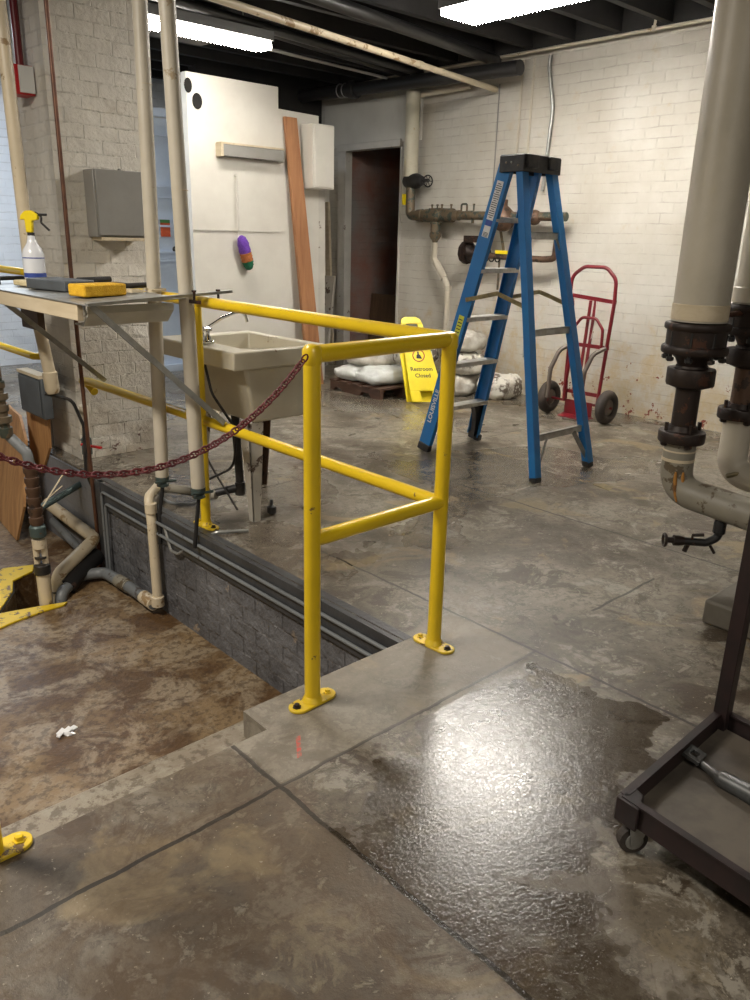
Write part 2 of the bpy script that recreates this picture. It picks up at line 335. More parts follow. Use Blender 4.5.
m_redplate = M('bright_red_box', (0.42, 0.012, 0.015), rough=0.4)
m_purple = M('purple_duster_pile', (0.16, 0.06, 0.42), (0.12, 0.04, 0.32), 60, 0.95, bump=0.8, bscale=120)
m_orangep = M('orange_duster_pile', (0.45, 0.16, 0.05), (0.36, 0.11, 0.03), 60, 0.95, bump=0.8, bscale=120)
m_greenp = M('green_duster_pile', (0.01, 0.14, 0.06), (0.01, 0.10, 0.05), 60, 0.95, bump=0.8, bscale=120)
m_pad = M('grey_concrete_pad', (0.14, 0.125, 0.10), (0.10, 0.088, 0.07), 4, 0.6, bump=0.2)
m_darkedge = M('dark_grey_painted_concrete', (0.052, 0.054, 0.058), (0.030, 0.031, 0.034), 5, 0.4, bump=0.3, bscale=30)
m_dirtpaper = M('crumpled_white_wrapper', (0.75, 0.75, 0.75), rough=0.3)
m_hole = M('dark_hole', (0.008, 0.007, 0.006), rough=0.9)  # black that stands in for the shade inside the partition holes
m_stickers = M('red_orange_sticker', (0.60, 0.10, 0.03), rough=0.5)
m_stickerg = M('green_sticker', (0.06, 0.22, 0.06), rough=0.5)
def emit(name, col, s):
    t = NT(name); t.set((0.9, 0.9, 0.9), 0.3)
    wv = t.n('TexVoronoi'); wv.inputs['Scale'].default_value = 38; t.l(t.tc.outputs['Object'], wv.inputs['Vector'])
    st = t.math('MULTIPLY', t.ramp(wv.outputs['Distance'], [(0.15, 1.0), (0.75, 0.35)]), s)
    t.b.inputs['Emission Color'].default_value = (*col, 1); t.l(st, t.b.inputs['Emission Strength'])
    return t.m
m_lens = emit('lit_prismatic_lens', (1.0, 0.945, 0.86), EMIT)
m_lens_far = emit('lit_prismatic_lens_far', (1.0, 0.945, 0.86), EMIT_FAR)
m_lens_off = emit('prismatic_lens', (1.0, 0.945, 0.86), 3)
m_housing = M('dark_enamel_housing', (0.10, 0.10, 0.095), rough=0.4)  # even dark grey

# ------------------------------------------------------------------ mesh helpers (world coordinates)
def bm_(): return bmesh.new()
def box(bm, x0, x1, y0, y1, z0, z1):
    vs = [bm.verts.new((x, y, z)) for z in (z0, z1) for y in (y0, y1) for x in (x0, x1)]
    for f in ((0, 2, 3, 1), (4, 5, 7, 6), (0, 1, 5, 4), (2, 6, 7, 3), (0, 4, 6, 2), (1, 3, 7, 5)):
        bm.faces.new([vs[i] for i in f])
def obox(bm, c, ax, ay, az):
    c = V(c); ax, ay, az = V(ax), V(ay), V(az)
    vs = [bm.verts.new(c+ax*i+ay*j+az*k) for k in (-1, 1) for j in (-1, 1) for i in (-1, 1)]
    for f in ((0, 2, 3, 1), (4, 5, 7, 6), (0, 1, 5, 4), (2, 6, 7, 3), (0, 4, 6, 2), (1, 3, 7, 5)):
        bm.faces.new([vs[i] for i in f])
def bar(bm, a, b, w, h, up=(0, 0, 1)):
    a, b = V(a), V(b); d = (b-a); s = d.cross(V(up)).normalized(); u = s.cross(d).normalized()
    obox(bm, (a+b)/2, d/2, s*w/2, u*h/2)
def fillet(pts, r, n=5):
    pts = [V(p) for p in pts]
    if r <= 0 or len(pts) < 3: return pts
    out = [pts[0]]
    for i in range(1, len(pts)-1):
        p, a, b = pts[i], pts[i-1], pts[i+1]
        u, v = (a-p), (b-p); lu, lv = u.length, v.length; u.normalize(); v.normalize()
        ang = u.angle(v)
        if ang > 3.05: out.append(p); continue
        t = min(r/math.tan(ang/2), lu*0.49, lv*0.49)
        p0, p1 = p+u*t, p+v*t
        for k in range(n+1):
            s = k/n; out.append((p0*(1-s)**2)+(p*2*s*(1-s))+(p1*s*s))
    out.append(pts[-1]); return out
def tube(bm, pts, r, seg=14, rad=0.0, caps=True, radii=None, closed=False, n=5):
    pts = fillet(pts, rad, n); N = len(pts)
    rings = []; t0 = None; nrm = None
    for i, p in enumerate(pts):
        if closed: t = (pts[(i+1) % N]-pts[i-1]).normalized()
        else: t = (pts[min(i+1, N-1)]-pts[max(i-1, 0)]).normalized()
        if nrm is None:
            nrm = t.orthogonal().normalized()
        else:
            nrm = (t0.rotation_difference(t)) @ nrm; nrm = (nrm - t*nrm.dot(t)).normalized()
        b = t.cross(nrm); rr = radii[i] if radii else r
        rings.append([bm.verts.new(p+(nrm*math.cos(2*PI*k/seg)+b*math.sin(2*PI*k/seg))*rr) for k in range(seg)])
        t0 = t
    M_ = N if closed else N-1
    for i in range(M_):
        A, B = rings[i], rings[(i+1) % N]
        for k in range(seg): bm.faces.new((A[k], A[(k+1) % seg], B[(k+1) % seg], B[k]))
    if caps and not closed:
        bm.faces.new(rings[0][::-1]); bm.faces.new(rings[-1])
def lathe(bm, base, axis, prof, seg=24):
    base = V(base); axis = V(axis).normalized(); n = axis.orthogonal().normalized(); b = axis.cross(n)
    rings = []
    for r, t in prof:
        r = max(r, 0.0005)
        rings.append([bm.verts.new(base+axis*t+(n*math.cos(2*PI*k/seg)+b*math.sin(2*PI*k/seg))*r) for k in range(seg)])
    for A, B in zip(rings, rings[1:]):
        for k in range(seg): bm.faces.new((A[k], A[(k+1) % seg], B[(k+1) % seg], B[k]))
    bm.faces.new(rings[0][::-1]); bm.faces.new(rings[-1])
def cyl(bm, a, b, r, seg=16): a, b = V(a), V(b); lathe(bm, a, b-a, [(r, 0), (r, (b-a).length)], seg)
def prism(bm, pts, off):
    off = V(off); a = [bm.verts.new(V(p)) for p in pts]; b = [bm.verts.new(V(p)+off) for p in pts]; n = len(a)
    bm.faces.new(a[::-1]); bm.faces.new(b)
    for i in range(n): bm.faces.new((a[i], a[(i+1) % n], b[(i+1) % n], b[i]))
def frame(bm, o, u, v, w_, h_, t_, d):      # rectangular ring
    o, u, v = V(o), V(u), V(v); n = u.cross(v).normalized()*d
    for a, b, c, e in ((0, w_, 0, t_), (0, w_, h_-t_, h_), (0, t_, t_, h_-t_), (w_-t_, w_, t_, h_-t_)):
        prism(bm, [o+u*a+v*c, o+u*b+v*c, o+u*b+v*e, o+u*a+v*e], n)
def torus(bm, c, axis, R, r, seg=24, sub=10, sx=1.0, up=None):
    axis = V(axis).normalized(); n = (V(up) if up else axis.orthogonal()).normalized(); b = axis.cross(n)
    pts = [V(c)+(n*math.cos(2*PI*k/seg)*R*sx)+(b*math.sin(2*PI*k/seg)*R) for k in range(seg)]
    tube(bm, pts, r, sub, closed=True)

def finish(name, bm, mat, bevel=0.0, smooth=True, ang=35):
    bmesh.ops.recalc_face_normals(bm, faces=bm.faces)
    me = bpy.data.meshes.new(name); bm.to_mesh(me); bm.free()
    if mat: me.materials.append(mat)
    if smooth:
        me.shade_smooth(); me.set_sharp_from_angle(angle=math.radians(ang))
    o = bpy.data.objects.new(name, me); C.objects.link(o)
    if bevel:
        m = o.modifiers.new('bevel', 'BEVEL'); m.width = bevel; m.segments = 2; m.limit_method = 'ANGLE'
    return o
def wloc(o):
    v = V((0, 0, 0))
    while o is not None: v += o.location; o = o.parent
    return v
def part(name, bm, mat, parent, label=None, bevel=0.0, smooth=True, ang=35):
    o = finish(name, bm, mat, bevel, smooth, ang)
    L = wloc(parent)
    for v in o.data.vertices: v.co -= L
    o.parent = parent
    if label: o['label'] = label
    return o
def thing(name, label, cat, loc, group=None):
    o = bpy.data.objects.new(name, None); C.objects.link(o); o.location = loc; o.empty_display_size = 0.1
    o['label'] = label; o['category'] = cat
    if group: o['group'] = group
    return o
def solo(name, bm, mat, label, cat, group=None, bevel=0.0, smooth=True, ang=35):
    o = finish(name, bm, mat, bevel, smooth, ang)
    vs = o.data.vertices
    c = V(((min(v.co.x for v in vs)+max(v.co.x for v in vs))/2, (min(v.co.y for v in vs)+max(v.co.y for v in vs))/2, min(v.co.z for v in vs)))
    for v in vs: v.co -= c
    o.location = c; o['label'] = label; o['category'] = cat
    if group: o['group'] = group
    return o
def struct(name, bm, mat, parent=None, bevel=0.0, smooth=False):
    o = finish(name, bm, mat, bevel, smooth)
    if parent: o.parent = parent
    else: o['kind'] = 'structure'
    return o
def text_mesh(body, size, origin, u, v, extrude=0.0005, align='CENTER', bold=0.0):
    cu = bpy.data.curves.new('lettering', 'FONT'); cu.body = body; cu.size = size; cu.extrude = extrude
    cu.align_x = align; cu.offset = bold; cu.resolution_u = 3
    ob = bpy.data.objects.new('lettering', cu); C.objects.link(ob)
    dg = bpy.context.evaluated_depsgraph_get(); me = bpy.data.meshes.new_from_object(ob.evaluated_get(dg))
    bm = bmesh.new(); bm.from_mesh(me); bpy.data.objects.remove(ob); bpy.data.meshes.remove(me)
    u, v = V(u).normalized(), V(v).normalized(); n = u.cross(v)
    for w_ in bm.verts:
        c = w_.co.copy(); w_.co = V(origin)+u*c.x+v*c.y+n*c.z
    return bm

# ================================================================== SETTING
XW = 6.08; ZC = 3.15
# main floor: slab with the pit cut out (pit: X from -3 to 1.82, Y from 1.78 to 7.2)
b = bm_()
def slab(x0, x1, y0, y1): box(b, x0, x1, y0, y1, -0.30, 0.0)
slab(-3.5, 0.05, -3.0, 1.78); slab(0.05, 1.13, -3.0, 1.655); slab(1.13, 1.82, -3.0, 1.78)
slab(1.82, XW, -3.0, 9.0); slab(XW, 8.6, 5.5, 8.6); slab(-3.5, 1.82, 7.2, 9.0)
bmesh.ops.remove_doubles(b, verts=b.verts, dist=0.0005)
struct('floor', b, m_floor)
# pit floor with the sump hole
hole = [(1.10, 4.10), (1.28, 4.36), (1.33, 4.52), (1.46, 4.56), (1.56, 4.36), (1.50, 4.10), (1.42, 4.03)]
b = bm_()
outer = [b.verts.new((x, y, -0.58)) for x, y in ((-3.5, 1.7), (1.9, 1.7), (1.9, 7.3), (-3.5, 7.3))]
inner = [b.verts.new((x, y, -0.58)) for x, y in hole]
eds = [b.edges.new((outer[i], outer[(i+1) % 4])) for i in range(4)] + [b.edges.new((inner[i], inner[(i+1) % 7])) for i in range(7)]
bmesh.ops.triangle_fill(b, edges=eds, use_beauty=True)
for f in [f for f in b.faces if all(v in inner for v in f.verts)]: b.faces.remove(f)
for i in range(7):
    a_, c_ = inner[i], inner[(i+1) % 7]
    d_ = b.verts.new((a_.co.x, a_.co.y, -0.95)); e_ = b.verts.new((c_.co.x, c_.co.y, -0.95))
    b.faces.new((a_, c_, e_, d_))
b2 = [b.verts.new((x, y, -0.95)) for x, y in hole]; b.faces.new(b2)
struct('floor_pit', b, m_pitfloor)
# steps down into the pit
b = bm_()
box(b, -3.4, 1.27, 1.655, 1.858, -0.58, -0.09); box(b, -3.4, 1.25, 1.858, 2.13, -0.58, -0.33)
s = struct('floor_steps', b, m_step, bevel=0.008)
# pit walls
b = bm_(); box(b, 1.815, 1.95, 1.70, 4.31, -0.60, -0.155); struct('wall_pit_right', b, m_pit)
b = bm_(); box(b, 1.808, 1.95, 4.31, 7.3, -0.60, -0.015); struct('wall_pit_right_far', b, m_pit_far)
b = bm_(); box(b, -3.4, 1.9, 1.50, 1.65, -0.60, -0.05); box(b, 1.27, 1.82, 1.70, 1.775, -0.60, -0.05); struct('wall_pit_near', b, m_darkedge)
b = bm_(); box(b, -3.4, 1.9, 7.2, 7.35, -0.60, -0.01); struct('wall_pit_far', b, m_pit)
b = bm_(); box(b, 1.795, 1.9, 1.78, 4.31, -0.155, -0.002); box(b, 1.79, 1.86, 4.27, 4.33, -0.58, -0.002)
box(b, 1.822, 1.86, 1.78, 4.6, 0.0, 0.0015)
struct('trim_1', b, m_darkedge, bevel=0.004)
# right wall with the doorway (Y 6.26 .. 7.10, z 0 .. 2.27)
b = bm_()
box(b, XW, XW+0.06, -3.0, 6.26, 0, ZC); box(b, XW, XW+0.06, 7.12, 9.0, 0, ZC); box(b, XW, XW+0.06, 6.26, 7.12, 2.27, ZC)
struct('wall_right', b, m_wall_r)
b = bm_(); box(b, 8.2, 8.4, 5.4, 8.6, 0, ZC); box(b, XW+0.30, 8.3, 8.0, 8.2, 0, ZC); box(b, XW+0.3, 8.3, 5.5, 5.65, 0, ZC)
box(b, XW+0.06, 7.6, 7.125, 7.25, 0, ZC); box(b, XW+.06, 7.6, 6.0, 6.1, 0, ZC)
o = struct('wall_back_room', b, m_redx)
b = bm_(); box(b, XW-0.02, XW+0.02, 5.98, 7.48, 2.31, 2.74); struct('trim_2', b, m_panel, bevel=0.006)
b = bm_()
box(b, XW-0.03, XW+0.07, 7.11, 7.24, 0, 2.34); box(b, XW-0.01, XW+0.07, 6.245, 6.275, 0, 2.30); box(b, XW-0.045, XW+0.07, 6.245, 7.24, 2.265, 2.335)
struct('door_1', b, m_white, bevel=0.005)
# partition of painted board
b = bm_()
prism(b, [(3.60, 6.2, 0), (4.95, 6.2, 0), (4.95, 6.2, 2.42), (4.50, 6.2, 2.43), (4.50, 6.2, 2.60), (3.60, 6.2, 2.60)], (0, 0.08, 0))
struct('wall_partition', b, m_panel)
b = bm_(); box(b, 4.95, XW, 7.42, 7.55, 0, 2.45); box(b, 4.95, 5.03, 6.2, 7.5, 0, 2.3); struct('wall_recess', b, m_white)
b = bm_(); box(b, 3.61, 4.48, 6.188, 6.199, 1.405, 1.411); struct('trim_3', b, m_white)
# pier and far walls
b = bm_(); box(b, 1.91, 2.46, 4.785, 5.30, 0, ZC); o = struct('wall_pier', b, m_pier)
o.data.materials.append(m_pier_s)
for f in o.data.polygons:
    if abs(f.normal.x) > 0.7: f.material_index = 1
b = bm_(); box(b, -3.5, XW, 8.8, 9.0, -0.6, ZC); struct('wall_far', b, m_far)
b = bm_(); box(b, -3.6, -3.4, -3.0, 9.0, -0.6, ZC); struct('wall_left', b, m_wall_r)
b = bm_(); box(b, -3.6, 8.6, -3.2, -3.0, -0.3, ZC); struct('wall_near', b, m_far)
# ceiling with joists
b = bm_(); box(b, -3.6, 8.6, -3.2, 9.0, ZC, ZC+0.1)
y = -2.9
while y < 8.9:
    box(b, -3.4, XW, y, y+0.06, 2.93, ZC); y += 0.42
box(b, XW-0.06, XW-0.001, -3.0, 8.9, 2.915, ZC); struct('ceiling', b, m_ceil)  # dark strip stands in for shade along the top of the wall
b = bm_(); box(b, 4.5, XW-0.001, 7.56, 7.70, 2.40, 2.94); struct('shade_panel', b, m_ceil)  # added dark box, stands in for the blackness above the partition
b = bm_(); box(b, -3.4, 3.6, 5.62, 5.95, 2.74, 2.95); struct('ceiling_beam', b, m_ceil_beam)
# white panelled door with bluish light in its colour, far behind the pier
b = bm_(); box(b, 3.25, 4.45, 7.55, 7.60, 0.0, 2.42)
d2 = struct('door_2', b, m_door, bevel=0.004)
b = bm_()
for z0, z1 in ((0.75, 1.12), (1.18, 1.45), (1.50, 1.72), (1.80, 2.28)): frame(b, (3.35, 7.548, z0), (1, 0, 0), (0, 0, 1), 1.0, z1-z0, 0.02, 0.02)
part('door_moulding', b, m_door, d2)
b = bm_(); frame(b, (3.18, 7.54, 0), (1, 0, 0), (0, 0, 1), 1.34, 2.50, 0.07, 0.04); part('door_frame', b, m_door, d2)
b = bm_(); lathe(b, (4.17, 7.55, 1.22), (0, -1, 0), [(0.03, 0), (0.012, 0.01), (0.012, 0.03), (0.028, 0.04), (0.028, 0.06), (0.01, 0.07)], 16); part('door_handle', b, m_blackp, d2)
b = bm_(); box(b, 4.02, 4.12, 7.535, 7.549, 1.34, 1.47); part('sticker', b, m_stickers, d2, 'orange red sticker')
b = bm_(); box(b, 4.02, 4.12, 7.535, 7.549, 1.47, 1.52); part('sticker', b, m_stickerg, d2, 'green sticker')
# black discs painted as the shade inside holes in the partition
for i, (hx, hz, hw, hh, lab) in enumerate(((3.693, 2.395, .045, .06, 'black round hole in white partition, lower right of two'), (3.615, 2.50, .035, .055, 'black round hole in white partition, beside the white pipe'))):
    b = bm_()
    pts = [(hx+hw*math.cos(k*PI/10), 6.199, hz+hh*math.sin(k*PI/10)) for k in range(20)]
    prism(b, pts, (0, -0.004, 0)); o = finish('wall_hole', b, m_hole); o.parent = bpy.data.objects['wall_partition']

# ================================================================== YELLOW GUARDRAIL
R = 0.0245
g = thing('guardrail', 'yellow pipe guardrail with three posts and mid rail around the pit edge', 'railing', (1.88, 1.69, 0))
A, B_, Cc = V((1.322, 1.683, 0)), V((1.878, 1.690, 0)), V((1.888, 3.255, 0))
ZT = 1.078; ZM = 0.543
b = bm_(); tube(b, [(A.x, A.y, ZT), (B_.x, B_.y, ZT+0.004), (1.890, 3.2, ZT+0.010), (1.895, 4.66, ZT+0.008), (1.895, 4.76, ZT+0.008)], R, 18, 0.03); part('top_rail', b, m_yellow, g)
b = bm_(); tube(b, [(A.x, A.y, ZM), (B_.x, B_.y, ZM)], R*0.95, 18); part('mid_rail', b, m_yellow, g)
b = bm_(); tube(b, [(B_.x, B_.y, ZM-0.005), (1.90, 3.2, ZM-0.008), (1.90, 4.52, ZM-0.01), (1.90, 4.66, ZM-0.02), (1.955, 4.70, ZM-0.05), (1.95, 4.60, ZM-0.085)], R*0.95, 18, 0.06); part('mid_rail', b, m_yellow, g)
for P, zt in ((A, ZT), (B_, ZT), (Cc, ZT+0.010)):
    ln = V((0, 0, 0)) if P is Cc else V((0, 0, 0))
    b = bm_(); tube(b, [P+V((0, 0, 0.004)), P+ln+V((0, 0, zt))], R, 18)
    if P is not Cc: lathe(b, P+V((0, 0, zt-0.027)), (0, 0, 1), [(R, 0), (R*1.12, 0.010), (R*1.12, 0.040), (R*0.8, 0.052), (0.004, 0.056)], 18)
    pr = part('post', b, m_yellow, g)
    ang = 0.05 if P is A else (PI/2+0.06)
    u = V((math.cos(ang), math.sin(ang), 0)); v = V((-u.y, u.x, 0))
    b = bm_()
    pts = [P+u*0.055+u*0.032*math.cos(t)+v*0.032*math.sin(t) for t in [(-PI/2)+PI*k/10 for k in range(11)]] + \
          [P-u*0.055+u*0.032*math.cos(t)+v*0.032*math.sin(t) for t in [(PI/2)+PI*k/10 for k in range(11)]]
    prism(b, pts, (0, 0, 0.009))
    lathe(b, P+V((0, 0, 0.009)), (0, 0, 1), [(0.034, 0), (0.028, 0.010), (R, 0.018)], 18)
    fl = part('base_plate', b, m_yellow_w, g, bevel=0.002)
    for s_ in (1, -1):
        b = bm_(); lathe(b, P+u*0.063*s_+V((0, 0, 0.009)), (0, 0, 1), [(0.014, 0), (0.014, 0.003), (0.009, 0.003), (0.009, 0.011), (0.004, 0.012)], 6)
        part('anchor_bolt', b, m_yellow_w if s_ > 0 else m_iron, fl)

# second guardrail at the gate opening: only its foot shows at the photo's left edge
g2 = thing('guardrail', 'second yellow guardrail post, its worn foot at the near left pit edge', 'railing', (0.365, 1.66, 0))
P = V((0.365, 1.66, 0))
b = bm_(); tube(b, [P, P+V((0, 0, ZT)), P+V((-0.9, 0, ZT))], R, 18, 0.05); part('post', b, m_yellow, g2)
b = bm_()
u, v = V((1, 0, 0)), V((0, 1, 0))
pts = [P+u*0.055+u*0.034*math.cos(t)+v*0.034*math.sin(t) for t in [(-PI/2)+PI*k/10 for k in range(11)]] + [P-u*0.055+u*0.034*math.cos(t)+v*0.034*math.sin(t) for t in [(PI/2)+PI*k/10 for k in range(11)]]
prism(b, pts, (0, 0, 0.010)); fl = part('base_plate', b, m_yellow_w, g2, bevel=0.002)
for s_ in (1, -1):
    b = bm_(); lathe(b, P+u*0.06*s_+V((0, 0, 0.010)), (0, 0, 1), [(0.016, 0), (0.016, 0.003), (0.010, 0.003), (0.010, 0.013), (0.004, 0.014)], 6); part('anchor_bolt', b, m_yellow, fl)

# dark red chain across the opening
b = bm_()
x0, z0, x1, z1 = 1.292, 1.085, 0.365, 1.03
def cz(x):
    lo, a_ = 0.825, 0.48
    base = 0.862+a_*(math.cosh((x-lo)/a_)-1)
    return base
sA = z0-cz(x0); sB = z1-cz(x1)
pth = []; N = 400
for i in range(N+1):
    t = i/N; x = x0+(x1-x0)*t; pth.append(V((x, 1.662, cz(x)+(sA*(1-t)**3+sB*t**3))))
acc = 0; last = pth[0]; k = 0; pitch = 0.0155
for p0, p1 in zip(pth, pth[1:]):
    acc += (p1-p0).length
    if acc >= pitch:
        acc -= pitch; d = (p1-p0).normalized(); side = d.cross(V((0, 1, 0))).normalized()
        axis = side if k % 2 else V((0, 1, 0))
        axis = (axis + (V((0, 1, 0)) if k % 2 else side)*0.45).normalized()
        n_ = (d - axis*d.dot(axis)).normalized(); bb = axis.cross(n_)
        pts = [p1 + n_*0.0128*math.cos(2*PI*q/10) + bb*0.0070*math.sin(2*PI*q/10) for q in range(10)]
        tube(b, pts, 0.0025, 6, closed=True); k += 1
solo('barrier_chain', b, m_maroon, 'dark red link chain sagging across the pit opening from the yellow post', 'chain')

# ================================================================== STEP LADDER
L = thing('step_ladder', 'blue six foot stepladder with black top cap standing open on wet floor', 'ladder', (4.08, 3.13, 0))
fb = {-1: V((3.817, 3.622, 0)), 1: V((4.345, 3.62, 0))}; ft = {-1: V((3.985, 3.215, 1.81)), 1: V((4.285, 3.215, 1.81))}
rb = {-1: V((3.82, 2.665, 0)), 1: V((4.385, 2.665, 0))}; rtp = {-1: V((4.00, 3.085, 1.81)), 1: V((4.285, 3.085, 1.81))}
def channel(b, a, c, out, web, fl, th=0.004):
    d = (c-a).normalized(); out = V(out); out = (out-d*out.dot(d)).normalized(); wdir = d.cross(out).normalized()
    m_ = (a+c)/2; h = (c-a).length/2
    obox(b, m_, d*h, wdir*web/2, out*th/2)
    for s_ in (-1, 1): obox(b, m_+wdir*(web/2-th/2)*s_-out*fl/2, d*h, wdir*th/2, out*fl/2)
    return wdir
for s_ in (-1, 1):
    b = bm_(); wd = channel(b, fb[s_]+V((0, 0, 0.035)), ft[s_], (s_, 0, 0), 0.098, 0.030)
    rl = part('front_rail', b, m_blue, L, bevel=0.0015)
    b = bm_(); d = (ft[s_]-fb[s_]).normalized(); obox(b, fb[s_]+d*0.028, d*0.024, wd*0.051, V((0.018, 0, 0))); part('rubber_foot', b, m_blackp, rl, bevel=0.004)
    if s_ == -1:
        def lab(name, z0, z1, hw, mat, label=None):
            p0 = fb[-1]+(ft[-1]-fb[-1])*(z0/1.81); p1 = fb[-1]+(ft[-1]-fb[-1])*(z1/1.81)
            b = bm_(); obox(b, (p0+p1)/2+V((-0.0032, 0, 0)), (p1-p0)/2, wd*hw, V((0.0008, 0, 0))); part(name, b, mat, rl, label)
        lab('warning_label', 1.50, 1.72, 0.025, m_label, 'white warning label with rows of small print')
        lab('warning_label', 1.40, 1.465, 0.025, m_label, 'small white label with pictogram')
        lab('brand_label', 1.467, 1.497, 0.025, m_bluelabel, 'dark blue logo strip')
        lab('rating_label', 0.74, 0.92, 0.022, m_ylabel, 'yellow rating label')
        tx = (ft[-1]-fb[-1]).normalized()
        b = bm_()
        for k in range(17):
            zz = 1.515+k*0.0118; p = fb[-1]+(ft[-1]-fb[-1])*(zz/1.81)
            obox(b, p+V((-0.0046, 0, 0)), tx*0.0022, wd*(0.021 if k % 4 else 0.012), V((0.0004, 0, 0)))
        part('label_print', b, m_black, rl, 'rows of dark small print')
        b = bm_()
        for k in range(4):
            zz = 1.405+k*0.007; p = fb[-1]+(ft[-1]-fb[-1])*(zz/1.81); obox(b, p+V((-0.0046, 0, 0)), tx*0.0018, wd*0.019, V((0.0004, 0, 0)))
        part('label_print', b, m_black, rl, 'dark pictogram print')
        b = bm_()
        for k in range(8):
            zz = 0.755+k*0.020; p = fb[-1]+(ft[-1]-fb[-1])*(zz/1.81); obox(b, p+V((-0.0046, 0, 0)), tx*0.003, wd*0.016, V((0.0004, 0, 0)))
        part('label_print', b, m_black, rl, 'dark print on the yellow label')
        p = fb[-1]+(ft[-1]-fb[-1])*(0.31/1.81)+V((-0.0070, 0, 0))
        up_ = wd if wd.z > 0 else -wd
        b = text_mesh('LOUISVILLE', 0.046, p+up_*0.004, tx if (tx.cross(up_)).x < 0 else -tx, up_, 0.0008, bold=0.001)
        part('brand_lettering', b, m_label, rl, 'white lettering along the rail')
    b = bm_(); wd = channel(b, rb[s_]+V((0, 0, 0.03)), rtp[s_], (0, -1, 0), 0.060, 0.045)
    rl = part('rear_rail', b, m_blue, L, bevel=0.0015)
    b = bm_(); d = (rtp[s_]-rb[s_]).normalized(); obox(b, rb[s_]+d*0.020+V((0, 0.018, 0)), d*0.018, V((0.031, 0, 0)), V((0, 0.026, 0))); part('rubber_foot', b, m_blackp, rl, bevel=0.004)
for k in range(1, 6):
    z = 0.303*k; t = z/1.81
    p0, p1 = fb[-1].lerp(ft[-1], t), fb[1].lerp(ft[1], t)
    b = bm_(); c = (p0+p1)/2; hx = (p1.x-p0.x)/2
    obox(b, c+V((0, 0, 0.0)), (hx, 0, 0), (0, 0.046, 0), (0, 0, 0.0025))
    obox(b, c+V((0, 0.044, -0.013)), (hx, 0, 0), (0, 0.0025, 0), (0, 0, 0.013)); obox(b, c+V((0, -0.044, -0.013)), (hx, 0, 0), (0, 0.0025, 0), (0, 0, 0.013))
    part('step', b, m_alu, L, bevel=0.001)
for z in (0.25, 0.86, 1.415):
    t = z/1.81; p0, p1 = rb[-1].lerp(rtp[-1], t), rb[1].lerp(rtp[1], t)
    b = bm_(); bar(b, p0+V((0, 0.012, 0)), p1+V((0, 0.012, 0)), 0.006, 0.040); bar(b, p0+V((0, 0.022, 0.018)), p1+V((0, 0.022, 0.018)), 0.026, 0.004)
    part('rear_crossbar', b, m_alu, L)
b = bm_()
obox(b, (4.14, 3.15, 1.853), (0.180, 0, 0), (0, 0.088, 0), (0, 0, 0.010))
for yy in (3.066, 3.234): obox(b, (4.14, yy, 1.812), (0.182, 0, 0), (0, 0.004, 0), (0, 0, 0.046))
for xx in (3.960, 4.320): obox(b, (xx, 3.15, 1.812), (0.004, 0, 0), (0, 0.090, 0), (0, 0, 0.046))
obox(b, (4.03, 3.056, 1.825), (0.050, 0, 0), (0, 0.012, 0), (0, 0, 0.036)); obox(b, (4.24, 3.058, 1.825), (0.045, 0, 0), (0, 0.010, 0), (0, 0, 0.036))
cap = part('top_cap', b, m_blackp, L, bevel=0.006)
for yy in (3.10, 3.15, 3.19):
    b = bm_(); lathe(b, (3.956, yy, 1.80+0.018*((yy*100) % 2)), (-1, 0, 0), [(0.007, 0), (0.007, 0.002), (0.003, 0.004)], 10); part('rivet', b, m_bronze, cap)
for s_ in (-1, 1):
    xo = 0.03*s_
    p0 = fb[s_].lerp(ft[s_], 1.02/1.81)+V((0.012*s_, 0, 0)); p1 = rb[s_].lerp(rtp[s_], 1.00/1.81)+V((0.012*s_, 0, 0)); mid = (p0+p1)/2+V((0, 0, 0.065))
    b = bm_(); bar(b, p0, mid, 0.005, 0.026); bar(b, mid, p1, 0.005, 0.026); lathe(b, mid+V((-0.006, 0, 0)), (1, 0, 0), [(0.013, 0), (0.013, 0.012)], 12)
    part('spreader', b, m_olive, L)
b = bm_(); pz = rb[-1].lerp(rtp[-1], .86/1.81); box(b, 4.06, 4.14, pz.y+.003, pz.y+.006, .848, .872); part('maker_label', b, m_label, L, 'small white label on the rear crossbar')
# gussets under the lowest step and lowest crossbar
for s_ in (-1, 1):
    g0 = fb[s_].lerp(ft[s_], 0.03/1.81)+V((-0.006*s_, 0, 0)); g1 = fb[s_].lerp(ft[s_], 0.285/1.81)+V((-0.006*s_, 0, 0)); g2 = g1+V((-0.125*s_, 0, 0))
    crv = [g2*(1-k/6)**2+(g1+V((-0.045*s_, 0.01, -0.04)))*2*(k/6)*(1-k/6)+(g0+V((-0.03*s_, 0, 0)))*(k/6)**2 for k in range(7)]
    b = bm_(); prism(b, [q_+V((0, -.018, 0)) for q_ in [g1]+crv+[g0]], (0, 0.036, 0)); part('gusset', b, m_blackp, L, 'curved black gusset')
    q = rb[s_].lerp(rtp[s_], 0.06/1.81)+V((-0.015*s_, 0.01, 0)); q2 = rb[s_].lerp(rtp[s_], 0.24/1.81)+V((-0.12*s_, 0.01, 0))
    b = bm_(); bar(b, q, q2, 0.006, 0.028); part('gusset', b, m_galv, L, 'grey steel diagonal brace')
    q = rb[s_].lerp(rtp[s_], 1.30/1.81)+V((-0.01*s_, 0.01, 0)); q2 = rb[s_].lerp(rtp[s_], 1.40/1.81)+V((-0.05*s_, 0.01, 0))
    b = bm_(); bar(b, q, q2, 0.004, 0.014); part('gusset', b, m_galv, L, 'grey steel diagonal brace')

